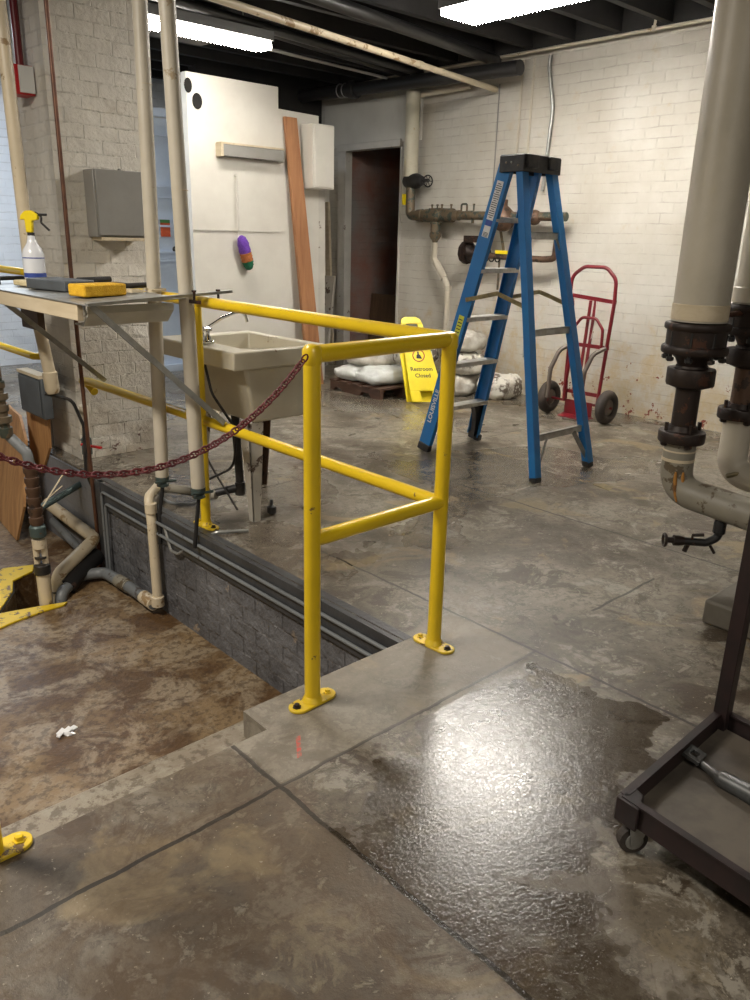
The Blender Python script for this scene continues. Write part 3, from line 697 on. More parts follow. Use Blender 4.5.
# ================================================================== RED HAND TRUCK
H = thing('hand_truck', 'red two wheeled hand truck leaning by the white brick wall', 'hand truck', (5.52, 3.56, 0))
yl, yr = 3.80, 3.36   # left and right as seen
def X_(z): return 5.56+0.05*(z/1.2)
b = bm_()
tube(b, [(X_(.14), 3.385, 0.14), (X_(.95), 3.355, .95), (X_(1.10), 3.365, 1.12), (X_(1.20), 3.46, 1.205), (X_(1.21), 3.66, 1.205), (X_(1.15), 3.765, 1.13), (X_(1.0), 3.765, 1.0), (X_(.92), 3.73, .92), (X_(.14), 3.70, 0.14)], 0.015, 12, 0.10)
part('frame', b, m_redp, H)
b = bm_(); bar(b, (X_(.98), 3.735, .98), (X_(.95), 3.34, .95), 0.012, 0.03); part('crossbar', b, m_redp, H)
b = bm_(); bar(b, (X_(.60), 3.70, .60), (X_(.60), 3.35, .60), 0.012, 0.03); part('crossbar', b, m_redp, H)
b = bm_(); bar(b, (X_(.22), 3.72, .22), (X_(.22), 3.36, .22), 0.012, 0.03); part('crossbar', b, m_redp, H)
for yy in (3.52, 3.565):
    b = bm_(); bar(b, (X_(.10), yy+0.02, .10), (X_(.95), yy, .95), 0.022, 0.012, (1, 0, 0)); part('upright', b, m_redp, H)
b = bm_(); tube(b, [(X_(.62)-.03, 3.40, .60), (X_(.74)-.04, 3.40, .74), (X_(.83)-.04, 3.47, .82), (X_(.83)-.04, 3.60, .82), (X_(.74)-.04, 3.66, .74), (X_(.2)-.04, 3.68, .14)], 0.012, 12, 0.05); part('inner_handle', b, m_redp, H)
for yy in (3.745, 3.43):
    b = bm_(); pts = fillet([(X_(.60)-.01, yy-0.06, .60), (5.50, yy, .55), (5.44, yy+0.03, .40), (5.44, yy+0.035, .16)], 0.10)
    tube(b, pts, 0.018, 10); part('skid', b, m_dullsteel, H, 'worn grey curved skid')
b = bm_(); prism(b, [(5.46, 3.44, 0.02), (5.46, 3.68, 0.02), (5.56, 3.70, 0.03), (5.56, 3.40, 0.03)], (0, 0, 0.006)); obox(b, (5.57, 3.56, 0.09), (0.004, 0, 0), (0, 0.13, 0), (0, 0, 0.06)); part('toe_plate', b, m_redp, H, bevel=0.001)
b = bm_(); cyl(b, (5.58, 3.26, 0.135), (5.58, 3.86, 0.135), 0.01, 10); bar(b, (5.58, 3.70, .135), (X_(.3), 3.70, .3), .012, .03, (0, 1, 0)); part('axle', b, m_redp, H)
for yy in (3.86, 3.305):
    b = bm_(); torus(b, (5.58, yy, 0.138), (0, 1, 0), 0.098, 0.040, 28, 12)
    wh = part('wheel', b, m_tire, H)
    b = bm_(); lathe(b, (5.58, yy-0.02, 0.138), (0, 1, 0), [(0.02, -0.012), (0.03, -0.01), (0.065, 0.0), (0.072, 0.006), (0.072, 0.034), (0.065, 0.04), (0.03, 0.05), (0.02, 0.052)], 20); part('hub', b, m_dullsteel, wh)
b = bm_(); tube(b, [(X_(.95)-.02, 3.50, .95), (X_(.8)-.04, 3.48, .80), (X_(.66)-.03, 3.50, .66)], 0.003, 6, 0.05); part('cord', b, m_sack, H, 'thin pale cord')

# ================================================================== WET FLOOR SIGN
S = thing('floor_sign', 'yellow plastic restroom closed floor sign leaning against the sacks', 'floor sign', (4.98, 4.80, 0))
u = V((0.24, -0.15, 0)).normalized(); up = V((0.07, 0.36, 0.76)); H_ = up.length; up.normalize(); n_ = u.cross(up).normalized()
if n_.x > 0: n_ = -n_
O = V((4.91, 4.83, 0.005)); W = 0.30
def sp(a, h, t=0.0): return O+u*a+up*h+n_*t
b = bm_()
def quad(a0, a1, h0, h1, a2=None, a3=None, th=0.018, t=0): prism(b, [sp(a0, h0, t), sp(a1, h0, t), sp(a1 if a3 is None else a3, h1, t), sp(a0 if a2 is None else a2, h1, t)], n_*th)
quad(0, .095, 0, .10); quad(.205, .30, 0, .10); quad(0.0, .30, .10, .56, .035, .265); quad(.035, .265, .56, .60, .042, .258)
quad(.042, .095, .60, .72, .050, .100); quad(.205, .258, .60, .72, .20, .250)
prism(b, [sp(.050, .72), sp(.250, .72), sp(.235, .765), sp(.20, .785), sp(.10, .785), sp(.065, .765)], n_*.018)
fr = part('front_panel', b, m_signy, S, bevel=0.004)
b = bm_()
P_ = lambda a, h: sp(a, h, -.05*(1-h/.8)-.008)
prism(b, [P_(-.03, .01), P_(.26, .01), P_(.24, .60), P_(.0, .60)], n_*.012); part('rear_panel', b, m_signy, S, bevel=0.003)
b = bm_(); quad(.095, .205, .525, .560, .105, .195, .002, .018); quad(.115, .185, .56, .58, None, None, .002, .018); quad(.10, .20, .60, .66, .12, .19, .004, .006)
part('marking', b, m_black, fr, 'black marking')
b = bm_(); torus(b, sp(.150, .425, .0195), n_, 0.052, 0.0045, 28, 6); part('pictogram_ring', b, m_redink, fr, 'red ring of the pictogram')
b = bm_(); prism(b, [sp(.125, .40, .018), sp(.175, .395, .018), sp(.168, .425, .018), sp(.155, .440, .018), sp(.158, .462, .018), sp(.142, .462, .018), sp(.142, .440, .018), sp(.130, .425, .018)], n_*.002); part('pictogram', b, m_black, fr, 'black figure pictogram')
rd = u if u.cross(up).dot(n_) > 0 else -u
b = text_mesh('Restroom', 0.050, sp(.150, .285, .0188), rd, up, 0.0006, bold=0.0008); part('lettering', b, m_black, fr, 'black word Restroom')
b = text_mesh('Closed', 0.050, sp(.150, .225, .0188), rd, up, 0.0006, bold=0.0008); part('lettering', b, m_black, fr, 'black word Closed')

# ================================================================== PALLET AND SACKS
PL = thing('pallet', 'dark brown wooden pallet on the floor under the white sacks', 'pallet', (5.05, 5.4, 0))
for xx in (4.76, 5.05, 5.34):
    b = bm_(); prism(b, [(xx, 5.08, 0.0), (xx, 5.20, 0.0), (xx, 5.23, 0.04), (xx, 5.33, 0.04), (xx, 5.36, 0.0), (xx, 5.60, 0.0), (xx, 5.63, 0.03), (xx, 5.70, 0.03), (xx, 5.73, 0.0), (xx, 5.78, 0.0), (xx, 5.78, 0.085), (xx, 5.08, 0.085)], (0.04, 0, 0)); part('stringer', b, m_pallet, PL)
for k in range(5):
    b = bm_(); yy = 5.08+k*0.152; box(b, 4.75, 5.39, yy, yy+0.092, 0.086, 0.100); part('deck_board', b, m_pallet, PL)
def sack(c, sx, sy, sz, rz, mat, label, seed, tilt=0.0, grp='sacks piled on the pallet'):
    b = bm_(); bmesh.ops.create_uvsphere(b, u_segments=48, v_segments=28, radius=1.0)
    rm = Matrix.Rotation(rz, 3, 'Z') @ Matrix.Rotation(tilt, 3, 'Y')
    for v in b.verts:
        p = v.co.copy(); q = V([math.copysign(abs(t)**e, t) for t, e in zip(p, (0.6, 0.6, 0.8))])
        nn = noise.noise(p*1.9+V((seed, 0, 0)))*0.30+noise.noise(p*5+V((0, seed, 0)))*0.13+noise.noise(p*11+V((0, seed, 0)))*0.06
        q = V((q.x*sx*(1+nn*0.2), q.y*sy*(1+nn*0.2), q.z*sz*(1+nn*0.9)+nn*sz*0.3))
        if q.z < -0.80*sz: q.z = -0.80*sz
        v.co = V(c)+rm @ q
    return solo('sack', b, mat, label, 'sack', grp, ang=60)
sack((5.02, 5.64, .157), .24, .19, .065, 0.05, m_sack_w, 'flat white sack at the left end of the pallet, bottom layer', 1)
sack((5.06, 5.34, .165), .26, .20, .080, -0.10, m_sack_w, 'smooth pale sack drooping over the pallet front edge', 2)
sack((5.14, 5.60, .295), .24, .22, .085, 0.2, m_sack, 'cream sack lying on the left end of the sack pile', 3)
sack((5.42, 5.30, .325), .22, .20, .085, 0.5, m_sack_p, 'crumpled printed sack directly behind the yellow sign', 4)
sack((5.45, 5.42, .470), .22, .22, .075, -0.3, m_sack_p, 'crumpled sack on top of the pile near the doorway', 5)
sack((5.62, 4.96, .085), .26, .21, .105, 0.3, m_sack, 'dirty white sack on the floor between sign and ladder', 6, 0.0, 'loose sacks by the wall')
sack((5.68, 4.93, .28), .24, .20, .105, 0.9, m_sack_p, 'crumpled printed sack stacked against wall right of the sign', 7, 0.0, 'loose sacks by the wall')
sack((5.72, 4.98, .47), .20, .20, .095, 0.2, m_sack, 'topmost dirty sack right of the yellow sign', 8, 0.0, 'loose sacks by the wall')
sack((5.78, 4.55, .10), .20, .17, .12, 0.0, m_sack_p, 'small crumpled sack behind the ladder at the wall foot', 9, 0.0, 'loose sacks by the wall')

# ================================================================== DOORWAY ROOM AND LEANING BOARDS
b = bm_(); prism(b, [(6.40, 6.62, 0.0), (6.40, 7.09, 0.0), (6.46, 7.09, 0.76), (6.46, 6.70, 0.76), (6.46, 6.65, 0.70)], (0.03, 0, 0)); solo('plywood_board', b, m_darkwood, 'brown panel standing inside the dark doorway', 'board', bevel=0.003)
b = bm_()
prism(b, [(4.56, 6.13, 2.35), (4.66, 6.13, 2.35), (4.66, 6.13, 2.352), (4.73, 6.06, 1.3), (4.86, 6.02, 0.0), (4.68, 6.02, 0.0), (4.575, 6.06, 1.3)], (0, 0.035, 0)); b.free()
b = bm_(); prism(b, [(4.535, 6.15, 2.37), (4.665, 6.15, 2.37), (4.875, 6.02, 0.0), (4.695, 6.02, 0.0)], (0, 0.038, 0)); solo('leaning_plank', b, m_pine, 'long orange brown plank leaning upright against the white partition', 'plank', bevel=0.002)
cb = thing('wall_cabinet', 'narrow white metal cabinet mounted high beside the doorway', 'cabinet', (4.90, 6.1, 1.79))
b = bm_(); box(b, 4.74, 4.99, 6.02, 6.20, 1.79, 2.33); part('body', b, m_panel, cb, bevel=0.008)
b = bm_(); box(b, 4.755, 4.975, 6.008, 6.019, 1.805, 2.315); dr = part('door', b, m_panel, cb, bevel=0.004)
b = bm_(); box(b, 3.875, 4.50, 6.12, 6.199, 2.00, 2.09); lg = thing('wall_ledge', 'short wooden ledge screwed to the white partition, left of plank', 'ledge', (4.2, 6.16, 2.0)); part('board', b, m_box, lg, bevel=0.003)
b = bm_(); box(b, 3.85, 3.875, 6.115, 6.199, 1.995, 2.095); part('end_block', b, m_palewood, lg, 'pale raw timber end')
b = bm_(); box(b, 3.855, 4.50, 6.115, 6.199, 2.09, 2.105); part('top_strip', b, m_palewood, lg, 'pale timber strip')
# duster
du = thing('duster', 'purple, orange and green duster hanging on the white partition', 'duster', (4.06, 6.15, 1.1))
b = bm_(); cyl(b, (4.03, 6.17, 1.86), (4.03, 6.16, 1.36), 0.006, 8); lathe(b, (4.03, 6.198, 1.86), (0, -1, 0), [(0.012, 0), (0.012, 0.01), (0.004, 0.03)], 8); part('handle', b, m_white, du)
ax = V((0.085, 0, -0.29)).normalized(); p = V((4.03, 6.13, 1.37))
for nm, a0, a1, mt in (('pile', 0, 0.15, m_purple), ('pile', 0.15, 0.225, m_orangep), ('pile', 0.225, 0.30, m_greenp)):
    b = bm_(); n0 = 8; pr_ = []
    for k in range(n0+1):
        t = a0+(a1-a0)*k/n0; rr = 0.052*min(1, math.sqrt(max(0.0, 1-((0.15-t)/0.152)**4)) if t > 0.2 or t < 0.08 else 1)
        pr_.append((rr*(1+0.06*math.sin(k*2.1)), t))
    lathe(b, p, ax, pr_, 24); part(nm, b, mt, du, {id(m_purple): 'purple pile', id(m_orangep): 'orange pile', id(m_greenp): 'dark green pile'}[id(mt)], ang=70)
# small things in the corner
b = bm_(); tube(b, [(5.50, 6.9, 1.40), (5.42, 6.85, 0.0)], 0.012, 8); st = thing('broom_stick', 'thin grey stick with red tip leaning in the corner by the plank', 'stick', (5.42, 6.85, 0)); part('pole', b, m_sheet, st)
b = bm_(); tube(b, [(5.50, 6.9, 1.38), (5.508, 6.905, 1.50)], 0.017, 8); part('tip', b, m_stickers, st, 'red tip')
b = bm_(); prism(b, [(5.70, 7.40, 0), (5.98, 7.40, 0), (5.98, 7.40, 1.80), (5.75, 7.40, 1.80)], (0, -0.03, 0)); solo('door_leaf', b, m_white_heavy, 'peeling white board standing in the corner left of the doorway', 'board')
b = bm_(); prism(b, [(6.04, 7.38, 0.0), (6.04, 7.26, 0.0), (6.04, 7.36, 1.75), (6.04, 7.41, 1.75)], (-0.03, 0, 0)); solo('leaning_strip', b, m_palewood, 'thin pale timber strip leaning beside the doorway frame', 'strip')
b = bm_(); prism(b, [(5.86, 7.20, 0.0), (5.86, 7.38, 0.0), (5.98, 7.38, 0.95), (5.98, 7.20, 0.95)], (0.03, 0, 0)); solo('wall_post', b, m_white_heavy, 'flaking white post stub standing left of the dark doorway', 'post')

# ================================================================== UTILITY SINK
K = thing('utility_sink', 'cream enamel utility sink on tapered legs behind the yellow guardrail', 'sink', (2.25, 3.5, 0))
x0, x1, y0, y1 = 1.985, 2.56, 3.11, 3.86; zr = 0.862
b = bm_()
bx0, bx1, by0, by1 = 2.115, 2.52, 3.165, 3.78     # bowl opening
def rect(xa, xb, ya, yb, z): return [b.verts.new(p) for p in ((xa, ya, z), (xb, ya, z), (xb, yb, z), (xa, yb, z))]
o0 = rect(x0, x1, y0, y1, zr-0.085); o1 = rect(x0, x1, y0, y1, zr); i0 = rect(bx0, bx1, by0, by1, zr); i1 = rect(bx0+.03, bx1-.03, by0+.02, by1-.03, zr-.30)
w0 = rect(x0+.03, x1-.03, y0+.03, y1-.03, zr-.085)
def band(A_, B2):
    for i in range(4): b.faces.new((A_[i], A_[(i+1) % 4], B2[(i+1) % 4], B2[i]))
band(o0, o1); band(o1, i0); band(i0, i1); b.faces.new(i1); band(o0, w0); b.faces.new(w0[::-1])
part('rim', b, m_sink, K, bevel=0.008)
b = bm_()
t0 = [(2.07, 3.15), (2.53, 3.15), (2.53, 3.72), (2.07, 3.72)]; t1 = [(2.125, 3.16), (2.50, 3.16), (2.50, 3.68), (2.125, 3.68)]
va = [b.verts.new((x, y, zr-0.08)) for x, y in t0]; vb = [b.verts.new((x, y, 0.505)) for x, y in t1]
b.faces.new(va); b.faces.new(vb[::-1])
for i in range(4): b.faces.new((va[i], va[(i+1) % 4], vb[(i+1) % 4], vb[i]))
part('basin', b, m_sink, K, bevel=0.015)
for (lx, ly, sx_, sy_) in ((2.10, 3.17, 1, 1), (2.525, 3.17, -1, 1), (2.10, 3.66, 1, -1), (2.525, 3.66, -1, -1)):
    b = bm_()
    prism(b, [(lx, ly, 0.505), (lx+0.085*sx_, ly, 0.505), (lx+0.040*sx_, ly-0.02*sy_, 0.0), (lx+0.0*sx_, ly-0.02*sy_, 0.0)], (0, 0.007*sy_, 0))
    prism(b, [(lx, ly, 0.505), (lx, ly+0.085*sy_, 0.505), (lx, ly+0.02*sy_, 0.0), (lx, ly-0.02*sy_, 0.0)], (0.007*sx_, 0, 0))
    lg_ = part('leg', b, m_white_heavy if sx_ > 0 else m_brown_pipe, K)
F = thing('faucet', 'chrome gooseneck faucet with twin handles on the cream sink rim', 'faucet', (2.058, 3.515, zr))
b = bm_(); box(b, 2.03, 2.085, 3.43, 3.60, zr, zr+0.018); part('base', b, m_chrome, F, bevel=0.006)
b = bm_(); tube(b, [(2.06, 3.52, zr+.01), (2.07, 3.51, zr+.06), (2.16, 3.48, zr+.118), (2.235, 3.47, zr+.143), (2.285, 3.465, zr+.143), (2.30, 3.465, zr+.095)], 0.008, 10, 0.04); part('spout', b, m_chrome, F)
for yy in (3.45, 3.58):
    b = bm_(); lathe(b, (2.058, yy, zr+.015), (0, 0, 1), [(0.02, 0), (0.016, 0.02), (0.010, 0.03), (0.010, 0.045), (0.024, 0.05), (0.024, 0.065), (0.01, 0.07)], 12); part('handle', b, m_chrome, F)
b = bm_(); lathe(b, (2.058, 3.515, zr+.015), (0, 0, 1), [(0.02, 0), (0.018, 0.03), (0.012, 0.04)], 14); part('collar', b, m_chrome, F)
b = bm_(); tube(b, [(2.20, 3.45, 0.50), (2.20, 3.42, 0.10), (2.10, 3.50, 0.070)], 0.022, 14, 0.03)
lathe(b, (2.20, 3.42, 0.06), (0, 0, 1), [(0.028, 0), (0.028, 0.07)], 14); solo('drain_pipe', b, m_blackp, 'black plastic drain pipe bending below the cream sink', 'pipe')
b = bm_(); tube(b, [(2.02, 3.60, 0.79), (2.03, 3.58, 0.5), (2.06, 3.50, 0.25), (2.14, 3.36, 0.0)], 0.006, 8, 0.15); solo('sink_hose', b, m_blackp, 'thin dark hose hanging straight down left of the sink', 'hose')
b = bm_(); tube(b, [(2.03, 3.45, 0.79), (2.05, 3.42, 0.62), (2.10, 3.28, 0.45), (2.10, 3.32, 0.25), (2.03, 3.55, 0.12)], 0.007, 8, 0.12); solo('sink_hose', b, m_blackp, 'thin dark hose curving under the left side of the sink', 'hose')
b = bm_(); tube(b, [V((2.02+0.11*math.cos(t), 3.72+0.16*math.sin(t), 0.012+0.004*math.sin(3*t))) for t in [0.3+k*0.2 for k in range(28)]], 0.007, 8); solo('floor_cable', b, m_grey_pipe, 'thin grey cable looped on the floor below the two white pipes', 'cable')
b = bm_(); tube(b, [(1.79, 3.50, -0.06), (1.785, 3.44, -0.165), (1.79, 3.38, -0.165), (1.86, 3.12, 0.012), (2.0, 3.05, 0.010)], 0.008, 8, 0.03); solo('bent_conduit', b, m_galv, 'thin bent grey conduit draped over the pit edge', 'conduit')
b = bm_(); lathe(b, (2.245, 3.20, 0.03), (0, 0, 1), [(0.012, -.03), (0.025, -.02), (0.025, 0.01), (0.008, 0.02), (0.008, 0.05)], 12); solo('caster_stub', b, m_blackp, 'small black rubber knob on the floor beneath the sink', 'knob')

# ================================================================== WHITE RISER PIPES NEAR THE PIT
for (px, py, zb, xm, xt, lab) in ((1.828, 3.567, 0.195, 1.856, 1.873, 'left of the two tall white riser pipes before the brick pier'), (1.812, 3.181, 0.235, 1.799, 1.765, 'right of the two tall white riser pipes, nearer the sink')):
    rp = thing('riser_pipe', lab, 'pipe', (px, py, zb), 'white riser pipes at the pit edge')
    b = bm_(); tube(b, [(px, py, zb), (xm-.004, py, 1.35), (xt, py, 3.0), (xt, py, 3.14)], 0.033, 20); part('pipe', b, m_white_pipe, rp)
    zz = 2.0 if py > 3.3 else 1.55
    b = bm_(); torus(b, (xm+(xt-xm)*(zz-1.35)/1.65, py, zz), (0, 0, 1), 0.0325, 0.0025, 20, 6); part('band', b, m_palewood, rp, 'yellowed joint band')
    b = bm_(); lathe(b, (px, py, zb-0.055), (0, 0, 1), [(0.020, 0), (0.030, 0.004), (0.030, 0.018), (0.022, 0.02), (0.022, 0.035), (0.034, 0.037), (0.034, 0.055)], 14)
    tube(b, [(px-0.05, py-0.02, zb-.02), (px+0.06, py-.03, zb-.025)], 0.007, 8); tube(b, [(px+.01, py-.04, zb-.04), (px-.01, py+0.05, zb-.03)], 0.005, 8)
    part('clamp', b, m_teal, rp, 'green grey corroded clamp')
    b = bm_(); tube(b, [(px, py, zb-.05), (px-.030, py-.01, 0.02), (px-.045, py-.015, -0.16 if py > 3.3 else -.06)], 0.010, 8); part('rod', b, m_black_iron, rp, 'thin dark rod below the clamp')
b = bm_(); tube(b, [(1.93, 3.84, 0.055), (2.10, 3.50, 0.055)], 0.024, 14); solo('link_pipe', b, m_cover_old, 'short dull pipe lying between feet of the white riser pipes', 'pipe')
DP = thing('drain_pipe', 'cream plastic drain pipe dropping over the dark pit wall', 'pipe', (1.77, 3.6, -0.5))
b = bm_(); tube(b, [(1.95, 3.85, 0.055), (1.775, 3.63, 0.075), (1.770, 3.60, -0.05), (1.765, 3.585, -0.50)], 0.026, 16, 0.05); part('pipe', b, m_cream, DP)
b = bm_(); lathe(b, (1.772, 3.605, 0.00), (0, 0, 1), [(0.031, 0), (0.031, 0.05)], 16); part('coupling', b, m_cream, DP)
b = bm_(); lathe(b, (1.765, 3.585, -0.53), (0, 0, 1), [(0.02, 0), (0.034, 0.008), (0.034, 0.06), (0.028, 0.065)], 16); part('elbow', b, m_cream, DP)
b = bm_(); tube(b, [(1.75, 3.60, -0.515), (1.75, 3.95, -0.52), (1.74, 4.20, -0.53), (1.62, 4.24, -0.53), (1.44, 4.10, -0.54), (1.43, 4.09, -0.75)], 0.033, 16, 0.07)
PG = thing('drain_line', 'grey painted drain line running along the foot of the pit wall', 'pipe', (1.7, 4.0, -0.55)); part('pipe', b, m_grey_pipe, PG)
b = bm_(); tube(b, [(1.75, 3.60, -0.515), (1.75, 3.72, -0.516)], 0.037, 16); part('coupling', b, m_cream, PG)
b = bm_(); tube(b, [(1.75, 3.90, -0.519), (1.745, 4.02, -0.521)], 0.037, 16); part('coupling', b, m_cover_old, PG)
# two conduits along the upper pit wall
b = bm_(); tube(b, [(1.785, 1.80, -0.050), (1.785, 4.24, -0.050), (1.785, 4.25, -0.55)], 0.0085, 10, 0.03); solo('wall_conduit', b, m_grey_pipe, 'upper of two grey conduits along the top of the pit wall', 'conduit', 'conduits on the pit wall')
b = bm_(); tube(b, [(1.785, 1.80, -0.112), (1.785, 4.20, -0.112), (1.785, 4.21, -0.55)], 0.0085, 10, 0.03); solo('wall_conduit', b, m_grey_pipe, 'lower of two grey conduits along the top of the pit wall', 'conduit', 'conduits on the pit wall')
# copper line up the pier and down the pit corner
b = bm_(); tube(b, [(1.79, 4.36, -0.56), (1.79, 4.39, 1.1), (1.79, 4.38, 3.14)], 0.0115, 12); solo('copper_pipe', b, m_copper, 'thin brown copper pipe rising before the pier from the pit corner', 'pipe')
# shutoff valve with red lever beside the copper pipe
VV = thing('gate_valve', 'dark valve with red lever handle at the lower left of the pier', 'valve', (1.79, 4.52, 0.2))
b = bm_(); tube(b, [(1.84, 4.52, -0.35), (1.84, 4.52, 0.22)], 0.018, 12); part('pipe', b, m_brown_pipe, VV)
b = bm_(); lathe(b, (1.84, 4.52, 0.10), (0, 0, 1), [(0.02, 0), (0.032, 0.01), (0.032, 0.10), (0.02, 0.11)], 8); cyl(b, (1.84, 4.52, 0.15), (1.80, 4.47, 0.17), 0.012, 8); part('body', b, m_teal, VV)
b = bm_(); bar(b, (1.80, 4.50, 0.175), (1.86, 4.36, 0.175), 0.016, 0.012); part('lever', b, m_redplate, VV, 'red lever')
b = bm_(); tube(b, [(1.84, 4.52, 0.22), (1.84, 4.52, 0.40)], 0.026, 14); part('white_tube', b, m_white_pipe, VV, 'white painted tube')
b = bm_(); tube(b, [(1.62, 4.50, 0.50), (1.75, 4.45, 0.46), (1.80, 4.44, 0.30), (1.79, 4.45, 0.02), (1.83, 4.44, -0.12)], 0.010, 8, 0.08); solo('black_cable', b, m_blackp, 'black cable curving down beside the pier foot', 'cable')
b = bm_(); tube(b, [(1.83, 4.62, -0.10), (1.45, 4.35, -0.12)], 0.020, 12); solo('cross_pipe', b, m_teal, 'short green grey pipe reaching from pit wall to the valve stack', 'pipe')

# ================================================================== LEFT PIPE GROUP IN THE PIT
b = bm_(); tube(b, [(1.60, 4.50, 3.1), (1.615, 4.50, 1.0), (1.655, 4.48, 0.58)], 0.033, 18)
WP = thing('riser_pipe', 'cream plastic riser pipe at the far left edge beside red box', 'pipe', (1.655, 4.48, 0.5)); part('pipe', b, m_cream, WP)
b = bm_(); lathe(b, (1.657, 4.48, 0.52), (-0.06, 0.02, 1), [(0.030, -.02), (0.040, 0.0), (0.040, 0.10), (0.034, 0.105)], 16); part('coupling', b, m_cream, WP)
VS = thing('valve_stack', 'brown and cream vertical stack of pipe fittings beside plywood', 'pipe fittings', (1.36, 4.10, -0.58))
b = bm_(); tube(b, [(1.36, 4.10, -0.95), (1.36, 4.10, -0.38)], 0.036, 16); part('lower_pipe', b, m_cream, VS, 'stained cream pipe')
b = bm_()
for dx, dy in ((-.018, .010), (.018, -.010)): tube(b, [(1.36+dx, 4.10+dy, -0.36), (1.36+dx, 4.10+dy, -0.20)], 0.017, 10)
lathe(b, (1.36, 4.10, -0.245), (0, 0, 1), [(0.036, 0), (0.036, 0.05), (0.02, .05)], 14); part('twin_pipes', b, m_cream, VS)
b = bm_(); lathe(b, (1.36, 4.10, -0.40), (0, 0, 1), [(0.03, 0), (0.043, 0.005), (0.043, 0.055), (0.036, 0.06), (0.036, 0.065)], 16); lathe(b, (1.36, 4.10, -0.305), (0, 0, 1), [(0.034, 0), (0.034, 0.012)], 12); part('rubber_coupling', b, m_blackp, VS)
b = bm_(); lathe(b, (1.36, 4.10, -0.185), (0, 0, 1), [(0.034, 0), (0.042, 0.01), (0.042, 0.06), (0.034, 0.07)], 16); part('coupling', b, m_teal, VS)
b = bm_(); prof = [(0.030, 0)]
for k in range(6): prof += [(0.038, 0.02+k*0.055), (0.038, 0.045+k*0.055), (0.031, 0.048+k*0.055), (0.031, 0.06+k*0.055)]
lathe(b, (1.36, 4.10, -0.115), (0, 0, 1), prof, 14); part('threaded_fittings', b, m_brown_pipe, VS)
b = bm_(); tube(b, [(1.36, 4.10, 0.20), (1.355, 4.11, 0.28), (1.29, 4.20, 0.38)], 0.027, 14, 0.04); part('angled_pipe', b, m_grey_pipe, VS)
b = bm_(); prof = [(0.03, 0)]
for k in range(5): prof += [(0.034+.006*(k%2), 0.02+k*0.06), (0.034+.006*(k%2), 0.05+k*0.06), (0.024, 0.053+k*0.06), (0.024, 0.07+k*0.06)]
lathe(b, (1.29, 4.18, 0.36), (-.05, 0, 1), prof, 14); tube(b, [(1.28, 4.19, 0.55), (1.05, 4.30, 0.56)], 0.022, 10); part('upper_fittings', b, m_bronze, VS)
b = bm_(); tube(b, [(1.38, 4.04, 0.00), (1.52, 4.10, 0.13), (1.56, 4.12, 0.14)], 0.004, 6, 0.03); tube(b, [(1.43, 4.08, 0.03), (1.55, 4.20, 0.04), (1.57, 4.30, 0.0)], 0.004, 6, .03); part('tie_wire', b, m_palewood, VS, 'thin pale tie wire')
FP = thing('drain_pipe', 'fat cream pipe elbow leaving the sump along the left pit wall', 'pipe', (1.6, 4.4, -0.4))
b = bm_(); tube(b, [(1.76, 5.05, -0.33), (1.765, 4.34, -0.365), (1.47, 4.20, -0.475), (1.455, 4.19, -0.80)], 0.037, 18, 0.07); part('pipe', b, m_cream, FP)
b = bm_(); torus(b, (1.457, 4.192, -0.56), (0, 0, 1), 0.037, 0.004, 20, 6); part('band', b, m_blackp, FP, 'black tie band')
b = bm_(); tube(b, [(1.77, 5.02, -0.45), (1.72, 4.46, -0.47), (1.55, 4.30, -0.50)], 0.026, 14, 0.04); solo('drain_pipe', b, m_grey_pipe, 'grey pipe lying below the fat cream pipe in the pit', 'pipe')
b = bm_(); tube(b, [(1.76, 4.33, -0.47), (1.62, 4.25, -0.50), (1.50, 4.16, -0.545)], 0.052, 14, 0.04); solo('drain_pipe', b, m_black_iron, 'black pipe stub under the cream elbow at the sump', 'pipe')
# yellow painted plates round the sump
def plate(pts, z, lab, dz=0.012, tilt=0.0):
    b = bm_(); prism(b, [(x, y, z+tilt*(y-4.0)) for x, y in pts], (0, 0, dz)); solo('sump_plate', b, m_yellow_w, lab, 'plate', 'yellow plates around the sump hole', bevel=0.003)
plate([(0.90, 3.90), (1.15, 3.975), (1.30, 4.00), (1.42, 4.005), (1.45, 4.03), (1.30, 4.075), (1.12, 4.12), (0.95, 4.14)], -0.579, 'worn yellow plate at the near edge of the sump hole')
plate([(1.12, 4.14), (1.27, 4.36), (1.32, 4.50), (1.46, 4.57), (1.50, 4.66), (1.34, 4.72), (1.05, 4.50), (0.92, 4.16)], -0.579, 'worn yellow plate at the far left of the sump hole')
# shelf post and rails, box, plywood
b = bm_(); bar(b, (1.31, 4.27, 0.36), (1.29, 4.27, 1.50), 0.045, 0.006, (0, 1, 0)); bar(b, (1.292, 4.29, 0.36), (1.272, 4.29, 1.50), 0.006, 0.045, (0, 1, 0)); solo('angle_post', b, m_brown_pipe, 'dark brown angle iron post at the left edge behind the shelf', 'post')
bx = thing('junction_box', 'slate grey electrical box low behind the shelf braces', 'electrical box', (1.75, 4.95, 0.25))
b = bm_(); box(b, 1.725, 1.785, 4.84, 5.22, 0.27, 0.52); part('body', b, m_dkbox, bx, bevel=0.006)
b = bm_(); box(b, 1.715, 1.724, 4.86, 5.20, 0.282, 0.508); part('cover', b, m_dkbox, bx, bevel=0.003)
b = bm_(); box(b, 1.715, 1.785, 4.85, 5.21, 0.521, 0.540); part('top_trim', b, m_palewood, bx, 'pale trim on top')
b = bm_(); box(b, 1.525, 1.560, 4.22, 4.46, 0.880, 0.99); solo('wood_block', b, m_darkwood, 'small brown wooden block fixed under the shelf at the left', 'block', bevel=0.004)
b = bm_(); box(b, 1.540, 1.550, 4.32, 4.37, 0.988, 1.094); solo('hanger_strap', b, m_galv, 'short steel strap holding the wooden block below the shelf', 'strap')
